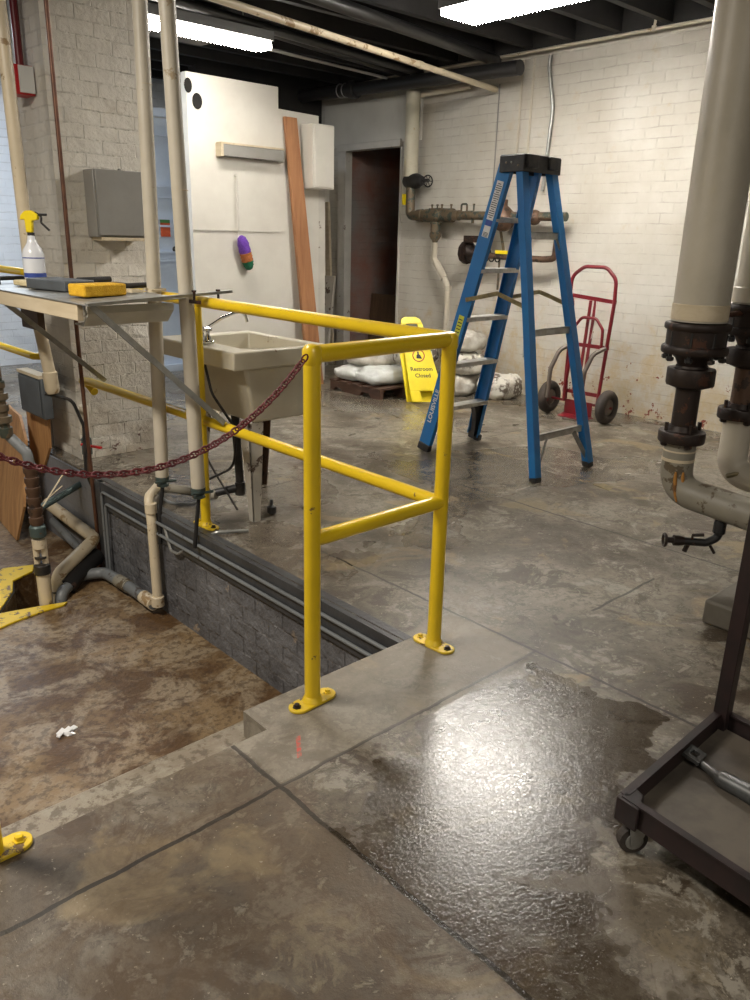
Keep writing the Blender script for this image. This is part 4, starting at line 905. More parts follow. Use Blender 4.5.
b = bm_(); prism(b, [(1.58, 4.98, -0.30), (1.565, 5.15, -0.575), (1.66, 6.10, -0.575), (1.82, 6.0, 0.22), (1.72, 5.28, 0.22), (1.68, 5.10, 0.10)], (0.016, -0.002, 0)); solo('plywood_sheet', b, m_ply, 'large stained plywood offcut leaning in the pit at the left', 'plywood')
b = bm_(); prism(b, [(1.795, 4.98, 0.28), (1.795, 5.36, 0.26), (1.79, 5.36, -0.05), (1.785, 5.18, -0.16), (1.79, 5.00, 0.05)], (0.016, 0, 0)); solo('plywood_sheet', b, m_ply, 'smaller plywood offcut behind the fittings below the grey box', 'plywood')
b = bm_(); tube(b, [(1.93, 5.33, 1.12), (1.885, 5.37, 1.12), (1.885, 7.1, 1.12)], 0.024, 14); rl3 = thing('guardrail', 'far yellow guardrail seen behind the spray bottle at left', 'railing', (1.885, 6.2, 0)); part('top_rail', b, m_yellow, rl3)
b = bm_(); tube(b, [(1.93, 5.33, 0.585), (1.885, 5.37, 0.585), (1.885, 7.1, 0.585)], 0.024, 14); part('mid_rail', b, m_yellow, rl3)
for yy in (7.1,):
    b = bm_(); tube(b, [(1.885, yy, 0.0), (1.885, yy, 1.12)], 0.024, 14); part('post', b, m_yellow, rl3)
b = bm_()
for k in range(3): tube(b, [(1.9, 6.6, 2.25-0.13*k), (2.0, 8.4, 2.35-0.13*k)], 0.018, 8)
solo('far_pipes', b, m_blackp, 'dark horizontal pipes in front of the far white wall', 'pipe')

# ================================================================== WALL SHELF WITH BRACES
SH = thing('wall_shelf', 'metal shelf with pale timber edge cantilevered over the pit on braces', 'shelf', (1.6, 3.9, 1.05))
b = bm_(); box(b, 1.335, 1.36, 3.25, 4.95, 1.026, 1.094); part('timber_edge', b, m_palewood, SH, 'pale timber edging', bevel=0.003)
b = bm_(); prism(b, [(1.33, 3.15, 1.094), (1.78, 3.15, 1.108), (1.78, 4.74, 1.112), (1.33, 4.95, 1.094)], (0, 0, 0.004)); part('top_sheet', b, m_galv, SH)
b = bm_(); bar(b, (1.325, 3.13, 1.100), (1.995, 3.13, 1.136), 0.030, 0.012); part('front_bar', b, m_galv, SH)
for p0, p1 in (((1.345, 4.15, 1.04), (1.905, 4.33, 0.57)), ((1.345, 3.13, 1.095), (1.875, 3.03, 0.565))):
    b = bm_(); bar(b, p0, p1, 0.006, 0.026, (1, 0, 0)); bar(b, V(p0)+V((0, .012, 0)), V(p1)+V((0, .012, 0)), 0.026, 0.005, (1, 0, 0)); part('brace', b, m_galv, SH)
b = bm_()
pr_ = [(3.26, 1.085), (3.26, 1.06), (3.32, 1.005), (3.40, 1.005), (3.40, 1.0), (3.315, 0.998), (3.252, 1.055), (3.252, 1.085)]
prism(b, [(1.375, y-.02, z) for y, z in pr_], (0.40, 0.02, 0)); prism(b, [(1.37, 3.255, 1.085), (1.37, 3.255, 1.05), (1.42, 3.32, 1.0), (1.46, 3.42, 1.0), (1.42, 3.42, 1.085)], (0.004, 0, 0))
part('channel', b, m_sheet, SH, 'grey white sheet metal channel')
for q in ((1.93, 3.13), (1.80, 3.115)):
    b = bm_(); lathe(b, (q[0], q[1], 1.10), (0, 0, 1), [(0.006, 0), (0.006, 0.038), (0.011, 0.038), (0.011, 0.046)], 6); tube(b, [(q[0]-.02, q[1]+.01, 1.10), (q[0]+.02, q[1]-.02, 1.095)], .008, 6); part('bolt', b, m_iron, SH)
# things on the shelf
def onsh(name, b, mat, lab, cat, bevel=0.0, ang=35): return solo(name, b, mat, lab, cat, None, bevel, True, ang)
b = bm_(); obox(b, (1.52, 3.455, 1.135), (0.105, 0.02, 0), (-0.012, 0.06, 0), (0, 0, 0.026)); onsh('sponge', b, m_sponge, 'big yellow rectangular sponge at the front corner of the shelf', 'sponge', 0.008)
b = bm_(); obox(b, (1.54, 3.92, 1.132), (0.085, 0.03, 0), (-0.03, 0.16, 0), (0, 0, 0.024)); onsh('tool_case', b, m_dkbox, 'dark grey flat case behind the yellow sponge', 'case', 0.006)
b = bm_(); obox(b, (1.54, 4.21, 1.122), (0.090, 0.02, 0), (-0.01, 0.085, 0), (0, 0, 0.014)); onsh('sponge', b, m_psponge, 'pale sponge under the spray bottle', 'sponge', 0.008)
SB = thing('spray_bottle', 'white spray bottle with yellow trigger head standing on the shelf', 'spray bottle', (1.535, 4.215, 1.137))
c0 = V((1.535, 4.215, 1.137))
b = bm_(); lathe(b, c0, (0, 0, 1), [(0.046, 0), (0.052, 0.006), (0.052, 0.125), (0.044, 0.148), (0.026, 0.175), (0.019, 0.20), (0.017, 0.215)], 24); part('bottle', b, m_bottle, SB)
b = bm_(); lathe(b, c0+V((0, 0, 0.210)), (0, 0, 1), [(0.0175, 0), (0.0175, 0.016)], 16); part('collar', b, m_blackp, SB)
e = V((0.72, -0.69, 0)); f_ = V((0.69, 0.72, 0))
b = bm_(); T0 = c0+V((0, 0, 0.226))
prism(b, [T0-e*.020-f_*.013, T0+e*.012-f_*.013, T0+e*.016+V((0, 0, .055))-f_*.013, T0+e*.046+V((0, 0, .062))-f_*.013, T0+e*.046+V((0, 0, .088))-f_*.013, T0+e*.015+V((0, 0, .105))-f_*.013, T0-e*.016+V((0, 0, .103))-f_*.013, T0-e*.040+V((0, 0, .082))-f_*.013, T0-e*.046+V((0, 0, .060))-f_*.013, T0-e*.022+V((0, 0, .060))-f_*.013], f_*.026)
part('trigger_head', b, m_byellow, SB, bevel=0.005)
b = bm_(); tube(b, [T0+e*.030+V((0, 0, .095)), T0+e*.062+V((0, 0, .078)), T0+e*.055+V((0, 0, .050)), T0+e*.095+V((0, 0, .012))], .0055, 8, .015); cyl(b, T0+e*.050+V((0, 0, .086)), T0+e*.088+V((0, 0, .086)), .006, 8); part('trigger', b, m_blackp, SB)
b = bm_(); lathe(b, c0+V((0, 0, 0.012)), (0, 0, 1), [(0.0526, 0), (0.0526, 0.022)], 24); part('label', b, m_bluelabel, SB, 'dark blue label strip')
b = bm_(); lathe(b, c0+V((0, 0, 0.104)), (0, 0, 1), [(0.0527, 0), (0.0527, 0.005)], 24); part('label', b, m_bluelabel, SB, 'thin blue line')
b = bm_(); obox(b, (1.30+0.06, 4.55, 1.118), (0.10, -0.03, 0), (0.015, 0.05, 0), (0, 0, 0.018)); tube(b, [(1.45, 4.5, 1.13), (1.62, 4.55, 1.13), (1.70, 4.5, 1.125)], .012, 8, .03); onsh('hand_tool', b, m_blackp, 'long black tool lying at the back left of the shelf', 'tool', 0.004)
b = bm_(); prism(b, [(1.62, 4.10, 1.118), (1.86, 4.02, 1.120), (1.86, 4.22, 1.125), (1.64, 4.30, 1.122)], (0, 0, 0.006)); onsh('paper', b, m_label, 'white folded paper lying on the shelf behind the case', 'paper')
b = bm_(); obox(b, (1.74, 3.82, 1.128), (0.075, 0.01, 0), (-0.01, 0.06, 0), (0, 0, 0.012)); tube(b, [(1.66, 3.72, 1.127), (1.87, 3.68, 1.135)], .014, 8); onsh('black_tool', b, m_blackp, 'black flat tool right behind the yellow sponge', 'tool', 0.004)
b = bm_(); tube(b, [(1.66, 4.00, 1.142), (1.84, 4.02, 1.145)], .015, 10); onsh('marker', b, m_blackp, 'black cylindrical torch lying on top of the clutter', 'torch')
b = bm_()
random.seed(3)
for k in range(9):
    c = V((1.70+random.random()*.16, 3.48+random.random()*.10, 1.122)); obox(b, c, V((random.uniform(.01, .03), random.uniform(-.01, .01), 0)), V((random.uniform(-.01, .01), .012, 0)), V((0, 0, .006)))
o = onsh('rubble', b, m_palewood, 'pale wood scraps at the right end of the shelf', 'scraps'); o['kind'] = 'stuff'

# ================================================================== ON THE PIER
eb = thing('electrical_box', 'grey metal electrical box mounted on the white brick pier', 'electrical box', (2.22, 4.7, 1.34))
b = bm_(); box(b, 2.075, 2.385, 4.655, 4.785, 1.345, 1.715); part('body', b, m_box, eb, bevel=0.005)
b = bm_(); box(b, 2.085, 2.385, 4.642, 4.654, 1.355, 1.715); part('cover', b, m_box, eb, bevel=0.003)
b = bm_(); lathe(b, (2.24, 4.655, 1.70), (0, 0, 1), [(.012, 0), (.012, .02), (.006, .025)], 8); part('latch', b, m_galv, eb)
b = bm_(); prism(b, [(2.10, 4.785, 1.345), (2.10, 4.65, 1.345), (2.37, 4.65, 1.345), (2.37, 4.785, 1.345)], (0, 0, -0.018)); part('bottom_lip', b, m_palewood, eb, 'pale lower lip')
rc = thing('fire_alarm_box', 'red alarm box with white face on the left side of the pier', 'alarm box', (1.88, 5.0, 2.1))
b = bm_(); box(b, 1.80, 1.905, 4.93, 5.06, 2.09, 2.24); part('body', b, m_redplate, rc, bevel=0.004)
b = bm_(); box(b, 1.82, 1.90, 4.917, 4.929, 2.10, 2.235); part('face', b, m_label, rc, 'white face')
b = bm_(); tube(b, [(1.86, 5.0, 2.24), (1.86, 5.0, 3.14)], 0.022, 12); part('conduit', b, m_redbox, rc, 'dark red conduit')
b = bm_(); tube(b, [(1.895, 5.22, 0), (1.895, 5.22, 3.14)], 0.010, 8); solo('pier_conduit', b, m_box, 'thin grey conduit up the shaded left side of the pier', 'conduit')

# ================================================================== PIPES ON THE RIGHT WALL
SP = thing('steam_pipe', 'insulated white drop pipe with black valve beside the dark doorway', 'pipe', (5.92, 5.93, 1.6))
b = bm_(); tube(b, [(5.93, 5.97, 2.72), (5.93, 5.97, 1.96)], 0.070, 20); part('insulation', b, chipped('stained_yellow_white_lagging', (0.56, 0.52, 0.40), (0.34, 0.24, 0.10), 0.60, 0.6, 5), SP)
b = bm_(); lathe(b, (5.93, 6.03, 1.92), (0, -1, 0), [(0.055, 0), (0.065, 0.02), (0.075, 0.08), (0.07, 0.16), (0.045, 0.22), (0.016, 0.23), (0.016, 0.31)], 16); lathe(b, (5.93, 5.96, 1.84), (0, 0, 1), [(.045, 0), (.045, .05), (.055, .06), (.055, .13)], 14); vb_ = part('valve_body', b, m_black_iron, SP)
b = bm_(); torus(b, (5.93, 5.73, 1.915), (0.2, 1, 0), 0.052, 0.006, 24, 8)
for k in range(3):
    a_ = k*PI/3; d = V((math.cos(a_), 0, math.sin(a_)))*0.05; tube(b, [V((5.93, 5.73, 1.915))-d, V((5.93, 5.73, 1.915))+d], 0.004, 6)
part('handwheel', b, m_black_iron, vb_)
b = bm_(); tube(b, [(5.93, 5.96, 1.86), (5.93, 5.96, 1.60), (5.93, 5.80, 1.60), (5.93, 5.30, 1.60)], 0.047, 16, 0.05); lathe(b, (5.93, 5.85, 1.60), (0, -1, 0), [(.058, 0), (.060, .07), (.050, .075), (.050, .10), (.062, .11), (.070, .30), (.056, .32), (.056, .36), (.064, .37), (.064, .47), (.042, .48)], 14)
part('main_pipe', b, m_bronze, SP)
b = bm_(); box(b, 5.87, 5.93, 6.0, 6.02, 1.70, 1.80); part('tag', b, m_signy, SP, 'yellow tag')
TR = thing('steam_manifold', 'dull bronze pipe manifold with bolts along the white brick wall', 'pipe fittings', (5.93, 5.0, 1.6))
b = bm_(); tube(b, [(5.93, 5.30, 1.60), (5.93, 4.10, 1.585)], 0.038, 14); part('pipe', b, m_bronze, TR)
b = bm_(); box(b, 5.885, 5.975, 5.48, 5.66, 1.64, 1.665); lathe(b, (5.93, 5.22, 1.60), (0, -1, 0), [(.036, 0), (.043, .01), (.043, .09), (.033, .10)], 12); part('flange', b, m_bronze, TR)
for yy in (5.50, 5.56, 5.63, 5.38, 5.10):
    b = bm_(); lathe(b, (5.90, yy, 1.64), (0, 0, 1), [(.009, 0), (.009, .045), (.013, .045), (.013, .06)], 6); part('stud', b, m_bronze, TR)
b = bm_(); tube(b, [(5.92, 5.27, 1.60), (5.92, 5.27, 1.70), (5.92, 5.20, 1.70), (5.92, 5.20, 1.60)], 0.009, 8, .02); cyl(b, (5.92, 5.12, 1.60), (5.92, 5.12, 1.53), .014, 8); part('loop', b, m_bronze, TR)
b = bm_(); lathe(b, (5.92, 4.76, 1.46), (0, 0, 1), [(.02, 0), (.07, .02), (.10, .06), (.105, .12), (.09, .17), (.05, .205), (.03, .22), (.03, .27)], 20); rg = part('regulator', b, m_brown_pipe, TR, 'brown bell shaped regulator')
b = bm_(); cyl(b, (5.92, 4.76, 1.73), (5.92, 4.76, 2.05), .016, 10); part('riser', b, m_white_pipe, TR, 'white painted riser')
b = bm_(); bmesh.ops.create_uvsphere(b, u_segments=16, v_segments=12, radius=.065)
for v in b.verts: v.co += V((5.92, 4.42, 1.58))
tube(b, [(5.92, 4.42, 1.58), (5.92, 4.17, 1.575)], .026, 12); part('union', b, m_brown_pipe, TR, 'brown round union')
b = bm_(); tube(b, [(5.92, 4.19, 1.575), (5.92, 4.16, 1.50), (5.92, 4.17, 1.245), (5.92, 4.30, 1.235), (5.92, 4.95, 1.25)], .028, 14, .05); part('lower_pipe', b, m_brown_pipe, TR, 'brown return pipe')
b = bm_(); lathe(b, (5.92, 5.20, 1.27), (0, -1, 0), [(.03, -.04), (.05, -.03), (.055, 0), (.105, .005), (.11, .05), (.08, .055), (.085, .09), (.065, .12), (.06, .22), (.08, .23), (.08, .26), (.03, .29)], 10); box(b, 5.85, 5.98, 4.98, 5.16, 1.36, 1.42); part('pump_body', b, m_iron, TR, 'black cast iron body')
b = bm_(); box(b, 5.885, 5.92, 4.66, 4.80, 1.268, 1.298); part('tag', b, m_signy, TR, 'yellow tag')
for k in range(3):
    b = bm_(); torus(b, (5.90, 4.92-k*0.07, 1.225), (1, 0, 0), .028, .006, 14, 6); part('clamp_ring', b, m_black_iron, TR)
b = bm_(); cyl(b, (5.93, 4.78, 0.95), (5.93, 4.78, 1.25), .010, 8); cyl(b, (5.98, 4.78, 1.30), (5.93, 4.80, 1.50), .012, 8); part('stem', b, m_bronze, TR)
ST = thing('steam_trap', 'bronze strainer cup with white pipe running down to the floor', 'pipe fittings', (5.93, 5.6, 0.1))
b = bm_(); lathe(b, (5.93, 5.60, 1.565), (0, 0, -1), [(.03, 0), (.03, .02), (.055, .03), (.058, .04), (.050, .05), (.050, .12), (.058, .13), (.058, .16), (.03, .20), (.024, .22)], 14); part('cup', b, m_bronze, ST)
b = bm_(); tube(b, [(5.93, 5.60, 1.35), (5.93, 5.60, 1.20), (5.93, 5.42, 0.98), (5.93, 5.40, 0.92), (5.93, 5.40, 0.02)], .028, 12, .03); part('pipe', b, m_white_pipe, ST)
b = bm_(); tube(b, [(5.93, 5.565, 1.157), (5.93, 5.45, 1.017)], .036, 12); lathe(b, (5.93, 5.40, .90), (0, 0, 1), [(.038, 0), (.038, .05)], 12); part('coupling', b, m_cover, ST)
b = bm_(); tube(b, [(6.06, 5.02, 1.70), (6.06, 5.02, 2.70)], .006, 8); solo('wall_conduit', b, m_box, 'thin grey rod on the white wall above the bronze manifold', 'conduit')
b = bm_(); tube(b, [(6.055, 4.49, 2.86), (6.055, 4.50, 2.78), (6.055, 4.42, 2.45), (6.055, 4.46, 1.80)], .016, 10, .25); solo('bent_conduit', b, m_galv, 'bent galvanised conduit on white wall above the stepladder', 'conduit')
b = bm_(); tube(b, [(6.06, 4.55, 1.15), (6.06, 4.52, 0.35)], .007, 8); solo('wall_conduit', b, m_galv, 'thin grey rod on the brick wall seen through the ladder rails', 'conduit')
for yy, l_ in ((4.78, 'left of two thin white painted conduits above the ladder cap'), (4.66, 'right of two thin white painted conduits above the ladder cap')):
    b = bm_(); tube(b, [(6.065, yy, 2.0 if yy > 4.7 else 1.9), (6.065, yy, 2.86)], .011, 8); solo('wall_conduit', b, m_white_pipe, l_, 'conduit', 'painted conduits on the right wall')
b = bm_(); tube(b, [(6.0, 5.95, 2.70), (6.0, 5.30, 2.71)], .028, 10); solo('wall_pipe', b, m_white_pipe, 'short white pipe along the wall top right of the doorway', 'pipe')

# ================================================================== BIG INSULATED RISERS AT THE RIGHT
def flange(b, c, r, z0, z1, seg=28): lathe(b, (c.x, c.y, z0), (0, 0, 1), [(r*0.8, 0), (r*0.97, 0.002), (r, 0.008), (r, z1-z0-0.008), (r*0.97, z1-z0-0.002), (r*0.8, z1-z0)], seg)
def bolts(b, c, r, z0, z1, n=8, br=0.010, ph=0.0):
    for k in range(n):
        a_ = 2*PI*k/n+ph; p = V((c.x+r*math.cos(a_), c.y+r*math.sin(a_), z0)); lathe(b, p, (0, 0, 1), [(br, 0), (br*1.5, 0.004), (br*1.5, 0.016), (br*.8, 0.018), (br*.8, z1-z0)], 6)
def riser(px, py, dz, lab, first):
    c = V((px, py, 0))
    t = thing('steam_riser', lab, 'pipe', (px, py, 0.3), 'insulated steam risers at the right')
    b = bm_(); tube(b, [(px, py, 1.108+dz), (px, py, 3.15)], 0.101 if first else 0.095, 36); part('insulation', b, m_cover, t)
    b = bm_(); lathe(b, (px, py, 1.112+dz), (0, 0, 1), [(0.099, 0), (0.1035, 0.003), (0.1035, 0.058), (0.100, 0.062)], 36); part('jacket_band', b, m_palewood if first else m_cover, t, 'yellowed band at jacket foot')
    b = bm_(); flange(b, c, 0.122, 1.075+dz, 1.104+dz); flange(b, c, 0.124, 0.985+dz, 1.018+dz); lathe(b, (px, py, 1.01+dz), (0, 0, 1), [(0.108, 0), (0.110, 0.07)], 28)
    lathe(b, (px, py, 0.93+dz), (0, 0, 1), [(0.050, 0), (0.058, 0.02), (0.078, 0.06)], 24); vbod = part('valve_body', b, m_iron, t)
    b = bm_(); bolts(b, c, 0.104, 0.958+dz, 1.07+dz, 8, 0.010, 0.3); part('bolt_ring', b, m_black_iron, vbod)
    b = bm_(); flange(b, c, 0.092, 0.862+dz, 0.932+dz, 12); lathe(b, (px, py, 0.85+dz), (0, 0, 1), [(0.05, 0), (0.08, 0.012), (0.06, 0.09)], 16); part('union', b, m_iron, t)
    b = bm_(); tube(b, [(px, py, 0.66+dz), (px, py, 0.87+dz)], 0.047, 24); part('pipe', b, m_brown_pipe if not first else m_iron, t)
    b = bm_(); flange(b, c, 0.090, 0.635+dz, 0.683+dz); bolts(b, c, 0.068, 0.62+dz, 0.715+dz, 4, 0.010, 0.9); lathe(b, (px, py, 0.683+dz), (0, 0, 1), [(0.06, 0), (0.052, 0.02)], 20); part('flange', b, m_iron, t)
    if first:
        b = bm_(); tube(b, [(px, py, 0.64), (px, py, 0.44), (px-0.005, py-0.42, 0.405)], 0.062, 26, 0.10, n=8); part('elbow', b, m_cover_old, t, 'stained jacketed elbow')
        b = bm_()
        for a0 in (3.55, 3.95):
            for k in range(6):
                pass
        b.free()
        b = bm_(); tube(b, [(px, py, 0.56), (px, py, 0.572)], 0.0635, 24); tube(b, [(px, py, 0.60), (px, py, 0.606)], 0.0635, 24); part('band', b, m_palewood, t, 'yellowed tape band')
        # rust runs on the outside of the elbow
        for da, ln in ((0.0, 0.12), (0.45, 0.12)):
            b = bm_(); a_ = math.radians(205)+da
            pts = [V((px+0.0640*math.cos(a_), py-0.0+0.0640*math.sin(a_), 0.525-ln*k/6)) for k in range(7)]
            for k, p in enumerate(pts): p.y -= 0.02*(k/6)**2
            tube(b, pts, .0, 8, radii=[.004, .007, .008, .009, .008, .006, .003]); part('rust_run', b, m_orange, t, 'orange rust run')
        fl_c = V((px-0.005, py-0.42, 0.405))
        b = bm_(); lathe(b, fl_c, (0, -1, -.08), [(.07, 0), (.10, .004), (.10, .045), (.07, .05), (.07, .055), (.10, .056), (.10, .10), (.07, .105)], 24); part('end_flange', b, m_iron, t)
        # drain cock under the elbow
        q = V((px, py-0.21, 0.368))
        b = bm_(); tube(b, [q, q+V((0, 0, -0.08)), q+V((-.03, 0.03, -0.105)), q+V((-.10, 0.11, -0.102))], .016, 12, .03); lathe(b, q+V((0, 0, -.02)), (0, 0, -1), [(.018, -.02), (.024, 0), (.024, .04), (.018, .045)], 10); dv = part('drain_cock', b, m_black_iron, t)
        b = bm_(); e_ = q+V((-.10, .11, -.102)); lathe(b, e_, (-.68, .73, .02), [(.018, -.02), (.022, 0), (.022, .02), (.012, .022), (.012, .05)], 10); torus(b, e_+V((-.036, .04, .0)), (-.68, .73, 0), .024, .006, 16, 6)
        tube(b, [e_+V((.03, -.03, 0)), e_+V((.02, -.02, -.045))], .010, 8); tube(b, [q+V((-.03, .03, -.09)), q+V((-.01, .0, -.145))], .006, 8); tube(b, [q+V((-.07, .07, -.09)), q+V((-.07, .07, -.075)), q+V((-.04, .04, -.072))], .007, 8); part('cock_handle', b, m_iron, dv)
    else:
        b = bm_(); tube(b, [(px, py, 0.65+dz), (px, py, 0.40+dz), (px, py-0.35, 0.38+dz)], 0.060, 24, 0.09, n=7); part('elbow', b, m_white_pipe, t)
        b = bm_(); lathe(b, (px-.02, py-.09, 0.99+dz), (.25, -1, .0), [(.03, -.02), (.05, 0), (.072, .04), (.075, .09), (.05, .13), (.015, .15), (.015, .24)], 18); part('bonnet', b, m_iron, vbod)
        b = bm_(); cyl(b, (px-.11, py+.02, 1.075+dz), (px-.19, py+.05, 1.068+dz), .012, 8); part('stem', b, m_copper, vbod, 'copper coloured stem')
        b = bm_(); box(b, px+.02, px+.09, py-.17, py-.10, .42+dz, .56+dz); part('gauge_box', b, m_blackp, t)
        b = bm_(); tube(b, [(px-.08, py-.02, .40+dz), (px-.03, py-.08, .425+dz), (px+.02, py-.10, .40+dz), (px+.04, py-.12, .34+dz)], .010, 8, .02); part('cable', b, m_olive, t, 'dull yellow cable')
riser(2.985, 1.42, 0.0, 'nearer of two insulated risers on black valves, wide grey white jacket', True)
riser(3.36, 1.36, 0.055, 'farther insulated riser with black valve, cut by the right photo edge', False)
PM = thing('pump', 'dark cast iron pump body beside the cart post at the right edge', 'pump', (2.98, 0.72, 0.1))
b = bm_(); lathe(b, (2.98, 0.895, 0.395), (0, -1, -.08), [(.10, 0), (.10, .04), (.07, .05), (.08, .10), (.17, .16), (.19, .24), (.17, .32), (.08, .36), (.04, .38)], 28); part('casing', b, m_iron, PM)
b = bm_(); box(b, 2.90, 3.06, 0.55, 0.80, 0.101, 0.26); box(b, 2.86, 2.95, 0.90, 1.04, 0.101, 0.17); part('foot', b, m_iron, PM, bevel=0.01)
b = bm_(); box(b, 2.80, 3.60, 0.30, 1.145, 0.0, 0.10); solo('pump_pad', b, m_pad, 'low grey concrete pad on the floor below the right hand pipes', 'pad', bevel=0.012)

# ================================================================== CART
CT = thing('platform_cart', 'dark maroon steel cart with raised tray rim at the lower right', 'cart', (1.75, 0.45, 0))
cu_, cv_ = V((1, 0.02, 0)), V((-0.105, -1, 0)).normalized()
O = V((1.487, 0.715, 0))
def cp(a, c, z): return O+cu_*a+cv_*c+V((0, 0, z))
LW, LD = 0.53, 0.95
b = bm_(); prism(b, [cp(0.01, 0.01, .105), cp(LW-.01, 0.01, .105), cp(LW-.01, LD-.01, .105), cp(0.01, LD-.01, .105)], (0, 0, .006)); part('tray', b, m_tray, CT)
b = bm_()
def rim(a0, c0, a1, c1, zt=.155):
    p, q = cp(a0, c0, 0), cp(a1, c1, 0); bar(b, V((p.x, p.y, .125)), V((q.x, q.y, .125)), .008, .062)
    bar(b, V((p.x, p.y, zt)), V((q.x, q.y, zt)), .020, .006)
rim(0, 0, LW, 0); rim(LW, 0, LW, LD); rim(LW, LD, 0, LD); rim(0, LD, 0, 0)
part('rim', b, m_cart, CT)
b = bm_()
pts = [cp(-.016, -.012, .090), cp(.050, -.012, .090), cp(.038, .035, .090), cp(-.016, .05, .090)]
prism(b, pts, (0, 0, .066)); part('corner_bracket', b, m_cart, CT, bevel=0.004)
for a, c in ((.025, .025), (LW-.05, .05), (.04, LD-.05), (LW-.05, LD-.05)):
    p = cp(a, c, 0)
    b = bm_(); d = V((0.80, -0.6, 0)); s_ = V((.6, .8, 0))
    lathe(b, p-s_*.013+V((0, 0, .036)), s_, [(.025, 0), (.035, .002), (.036, .006), (.036, .020), (.035, .024), (.025, .026)], 24); wh = part('caster_wheel', b, m_tire, CT)
    b = bm_(); lathe(b, p-s_*.016+V((0, 0, .036)), s_, [(.018, 0), (.022, .001), (.022, .031), (.018, .032)], 16); part('caster_hub', b, m_galv, wh)
    b = bm_()
    for q in (-1, 1): prism(b, [p+s_*.018*q+V((0, 0, .030))-d*.010, p+s_*.018*q+V((0, 0, .030))+d*.010, p+s_*.018*q+d*.03+V((0, 0, .09)), p+s_*.018*q-d*.02+V((0, 0, .09))], s_*.003*q)
    lathe(b, p+V((0, 0, .085)), (0, 0, 1), [(.028, 0), (.028, .018)], 16); part('caster_fork', b, m_galv, CT)
for a, c in ((LW-.012, 0.0), (LW-.012, LD-.02)):
    b = bm_(); p = cp(a, c, 0); box(b, p.x-.018, p.x+.020, p.y-.026, p.y+.012, .085, 1.2)
    b2_ = p; part('corner_post', b, m_cart, CT, bevel=0.002)
b = bm_(); tube(b, [cp(LW-.012, 0, 1.19), cp(LW-.012, LD-.02, 1.19)], .016, 12); part('handle', b, m_cart, CT)
# bent bracket with a square eye lying on the tray
b = bm_()
q0, q1, q2, q3 = cp(.300, .040, .128), cp(.285, .11, .128), cp(.29, .20, .128), cp(.34, .34, .130)
frame(b, q0+V((-.02, -.015, 0)), V((1, 0, .1)), V((.05, 1, .15)).normalized(), .045, .045, .013, .010)
pts = fillet([q0+V((0, -.01, 0)), q1, q2, q3], .05); tube(b, pts, .01, 12, radii=[.010+.016*min(1, k/(len(pts)-1)*1.6) for k in range(len(pts))])
solo('steel_bracket', b, m_casting, 'bent grey steel bracket with square eye lying in the cart tray', 'bracket')
b = bm_(); bmesh.ops.create_uvsphere(b, u_segments=32, v_segments=20, radius=1.0)
cc = cp(.36, .40, .112+.06)
for v in b.verts:
    p = v.co; q = V([math.copysign(abs(t)**.7, t) for t in p]); v.co = cc+V((q.x*.085, q.y*.12, q.z*.060))
lathe(b, cc+V((0, 0, .03)), (0, 0, 1), [(.055, 0), (.05, .04), (.03, .045)], 20)
solo('steel_casting', b, m_casting, 'rounded grey metal casting on the cart tray at the photo edge', 'casting', ang=60)

# ================================================================== CEILING FIXTURES AND PIPES
def fixture(x0, x1, y0, y1, z0, lab, lens=None):
    t = thing('ceiling_light', lab, 'ceiling light', ((x0+x1)/2, (y0+y1)/2, z0))
    b = bm_()
    box(b, x0+.006, x1-.006, y0+.006, y1-.006, z0, z0+0.05)
    # prismatic ribs along the edges of the lens
    lx, ly = x1-x0, y1-y0
    for k in range(int(ly/.030)):
        for xx in (x0+.002, x1-.002): lathe(b, (xx, y0+.015+k*.030, z0-.006), (0, 0, 1), [(.004, -.004), (.011, .004), (.011, .034), (.004, .040)], 6)
    for k in range(int(lx/.030)):
        for yy in (y0+.002, y1-.002): lathe(b, (x0+.015+k*.030, yy, z0-.006), (0, 0, 1), [(.004, -.004), (.011, .004), (.011, .034), (.004, .040)], 6)
    part('lens', b, lens or m_lens, t, smooth=False)
    b = bm_(); box(b, x0-.014, x1+.014, y0-.014, y1+.014, z0+(.030 if lens is m_lens else .045), z0+.11); part('housing', b, m_housing, t)
    b = bm_()
    for k in (.15, .85):
        px, py = (x0+lx*k, (y0+y1)/2) if lx > ly else ((x0+x1)/2, y0+ly*k); cyl(b, (px, py, z0+.10), (px, py, ZC), .004, 6)
    part('hanger_rod', b, m_box, t)
fixture(4.325, 4.66, 2.89, 4.126, 2.795, 'bright fluorescent ceiling light with crystal lens at the top right', m_lens)
fixture(2.64, 3.92, 5.475, 5.645, 2.715, 'bright fluorescent ceiling light behind the two white riser pipes', m_lens_far)
fixture(-0.40, 0.80, -1.44, -1.16, 2.87, 'added fluorescent ceiling light, unseen behind the camera over the near floor', m_lens_off)  # made-up body for the added back lamp
fixture(-0.54, -0.26, 2.30, 3.50, 2.87, 'added unseen fluorescent ceiling light over the left half of the pit', m_lens_off)  # made-up body for the added lamp over the pit
fixture(1.60, 2.80, 7.25, 7.45, 2.87, 'cool fluorescent ceiling light in the far aisle behind the pier', m_lens_off)
b = bm_(); tube(b, [(0.5, 4.25, 2.73), (2.94, 4.61, 2.70), (6.06, 5.06, 2.66)], .024, 12); CP = thing('ceiling_pipe', 'beige painted pipe crossing the dark ceiling diagonally to the wall', 'pipe', (3, 4.8, 2.75)); part('pipe', b, m_cream, CP)
b = bm_(); lathe(b, (4.9, 4.893, 2.675), (1, .144, -.0128), [(.028, 0), (.028, .05)], 12); part('coupling', b, m_cream, CP)
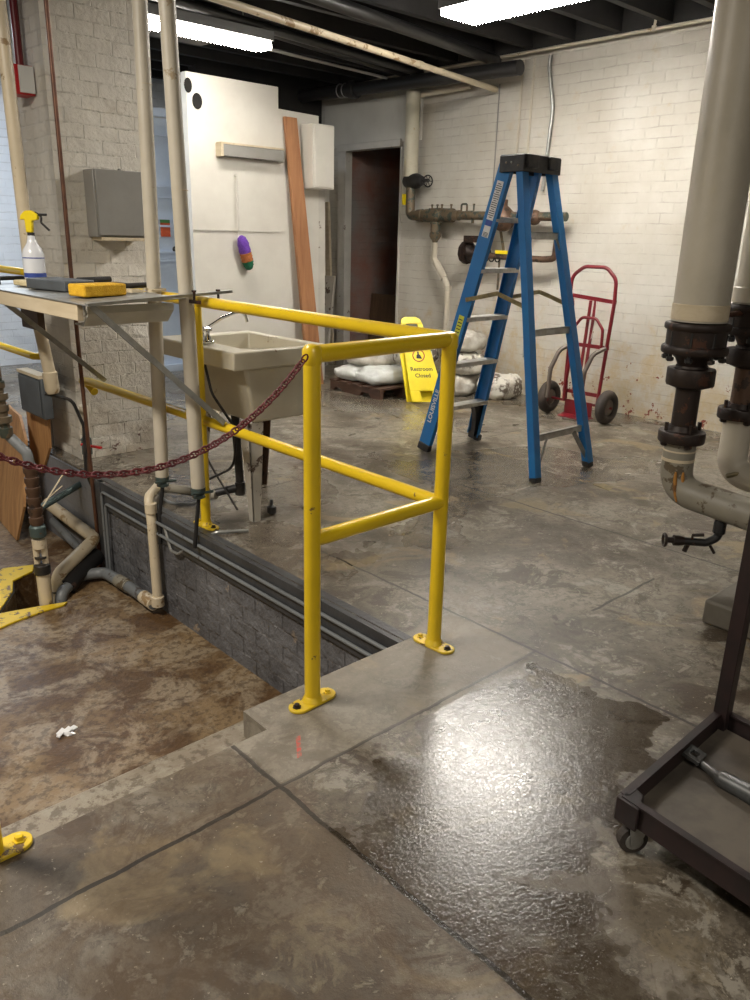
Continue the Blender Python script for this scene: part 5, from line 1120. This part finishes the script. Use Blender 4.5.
b = bm_(); tube(b, [(5.98, 7.0, 2.88), (5.98, 6.38, 2.89), (5.98, 3.07, 2.895), (5.98, -1.0, 2.90)], .013, 10); cyl(b, (5.98, 3.52, 2.90), (5.98, 3.50, 3.14), .010, 8); lathe(b, (5.98, 3.52, 2.878), (0, 0, 1), [(.018, 0), (.018, .04)], 10); solo('sprinkler_pipe', b, m_white_pipe, 'thin white pipe along the top of the right wall with drop rod', 'pipe')
b = bm_(); tube(b, [(3.0, 5.75, 2.79), (4.22, 5.886, 2.80), (5.60, 6.02, 2.80), (5.98, 6.38, 2.88)], .012, 10); solo('ceiling_pipe', b, m_box, 'thin grey pipe running from the left ceiling light to the wall', 'pipe')
BP = thing('ceiling_pipe', 'large black pipe under the ceiling above the dark doorway', 'pipe', (5.8, 6.5, 2.8))
b = bm_(); tube(b, [(5.80, 8.2, 2.83), (5.80, 4.60, 2.745)], .060, 16); part('pipe', b, m_black_pipe, BP)
b = bm_(); lathe(b, (5.80, 6.75, 2.795), (0, -1, -.02), [(.062, 0), (.085, .01), (.085, .09), (.062, .10)], 16); part('coupling', b, m_black_pipe, BP)
for yy in (6.82, 6.90, 7.75, 7.85):
    b = bm_(); torus(b, (5.80, yy, 2.80+(yy-6.82)*.024), (0, 1, 0), .064, .006, 24, 6); part('strap', b, m_silver, BP)
for (xa, ya, xb, yb, zz, rr, lb) in ((0.5, 4.20, 5.98, 5.00, 2.87, .045, 'black steel pipe crossing the ceiling left of the right light'), (3.9, 5.7, 6.0, 6.1, 2.88, .03, 'thin black pipe under the far ceiling joists'), (0.6, 5.05, 5.9, 5.85, 2.86, .035, 'black pipe close under the joists beyond the beige pipe')):
    b = bm_(); tube(b, [(xa, ya, zz), (xb, yb, zz)], rr, 12); solo('ceiling_pipe', b, m_black_pipe, lb, 'pipe')

# small litter
b = bm_(); random.seed(5)
for k in range(7):
    c = V((0.965+random.uniform(-.03, .03), 2.85+random.uniform(-.02, .02), -.572+random.uniform(0, .008))); obox(b, c, V((random.uniform(.006, .016), random.uniform(-.01, .01), .003)), V((-.004, random.uniform(.005, .012), .002)), V((0, 0, .002)))
solo('litter', b, m_dirtpaper, 'crumpled shiny white wrapper on the brown pit floor', 'litter')
b = bm_(); prism(b, [(4.02, 2.30, 0.001), (4.10, 2.32, 0.001), (4.12, 2.40, 0.001), (4.05, 2.43, 0.001)], (0, 0, .003)); solo('litter', b, m_olive, 'small flat brown scrap on the floor right of the ladder foot', 'litter')
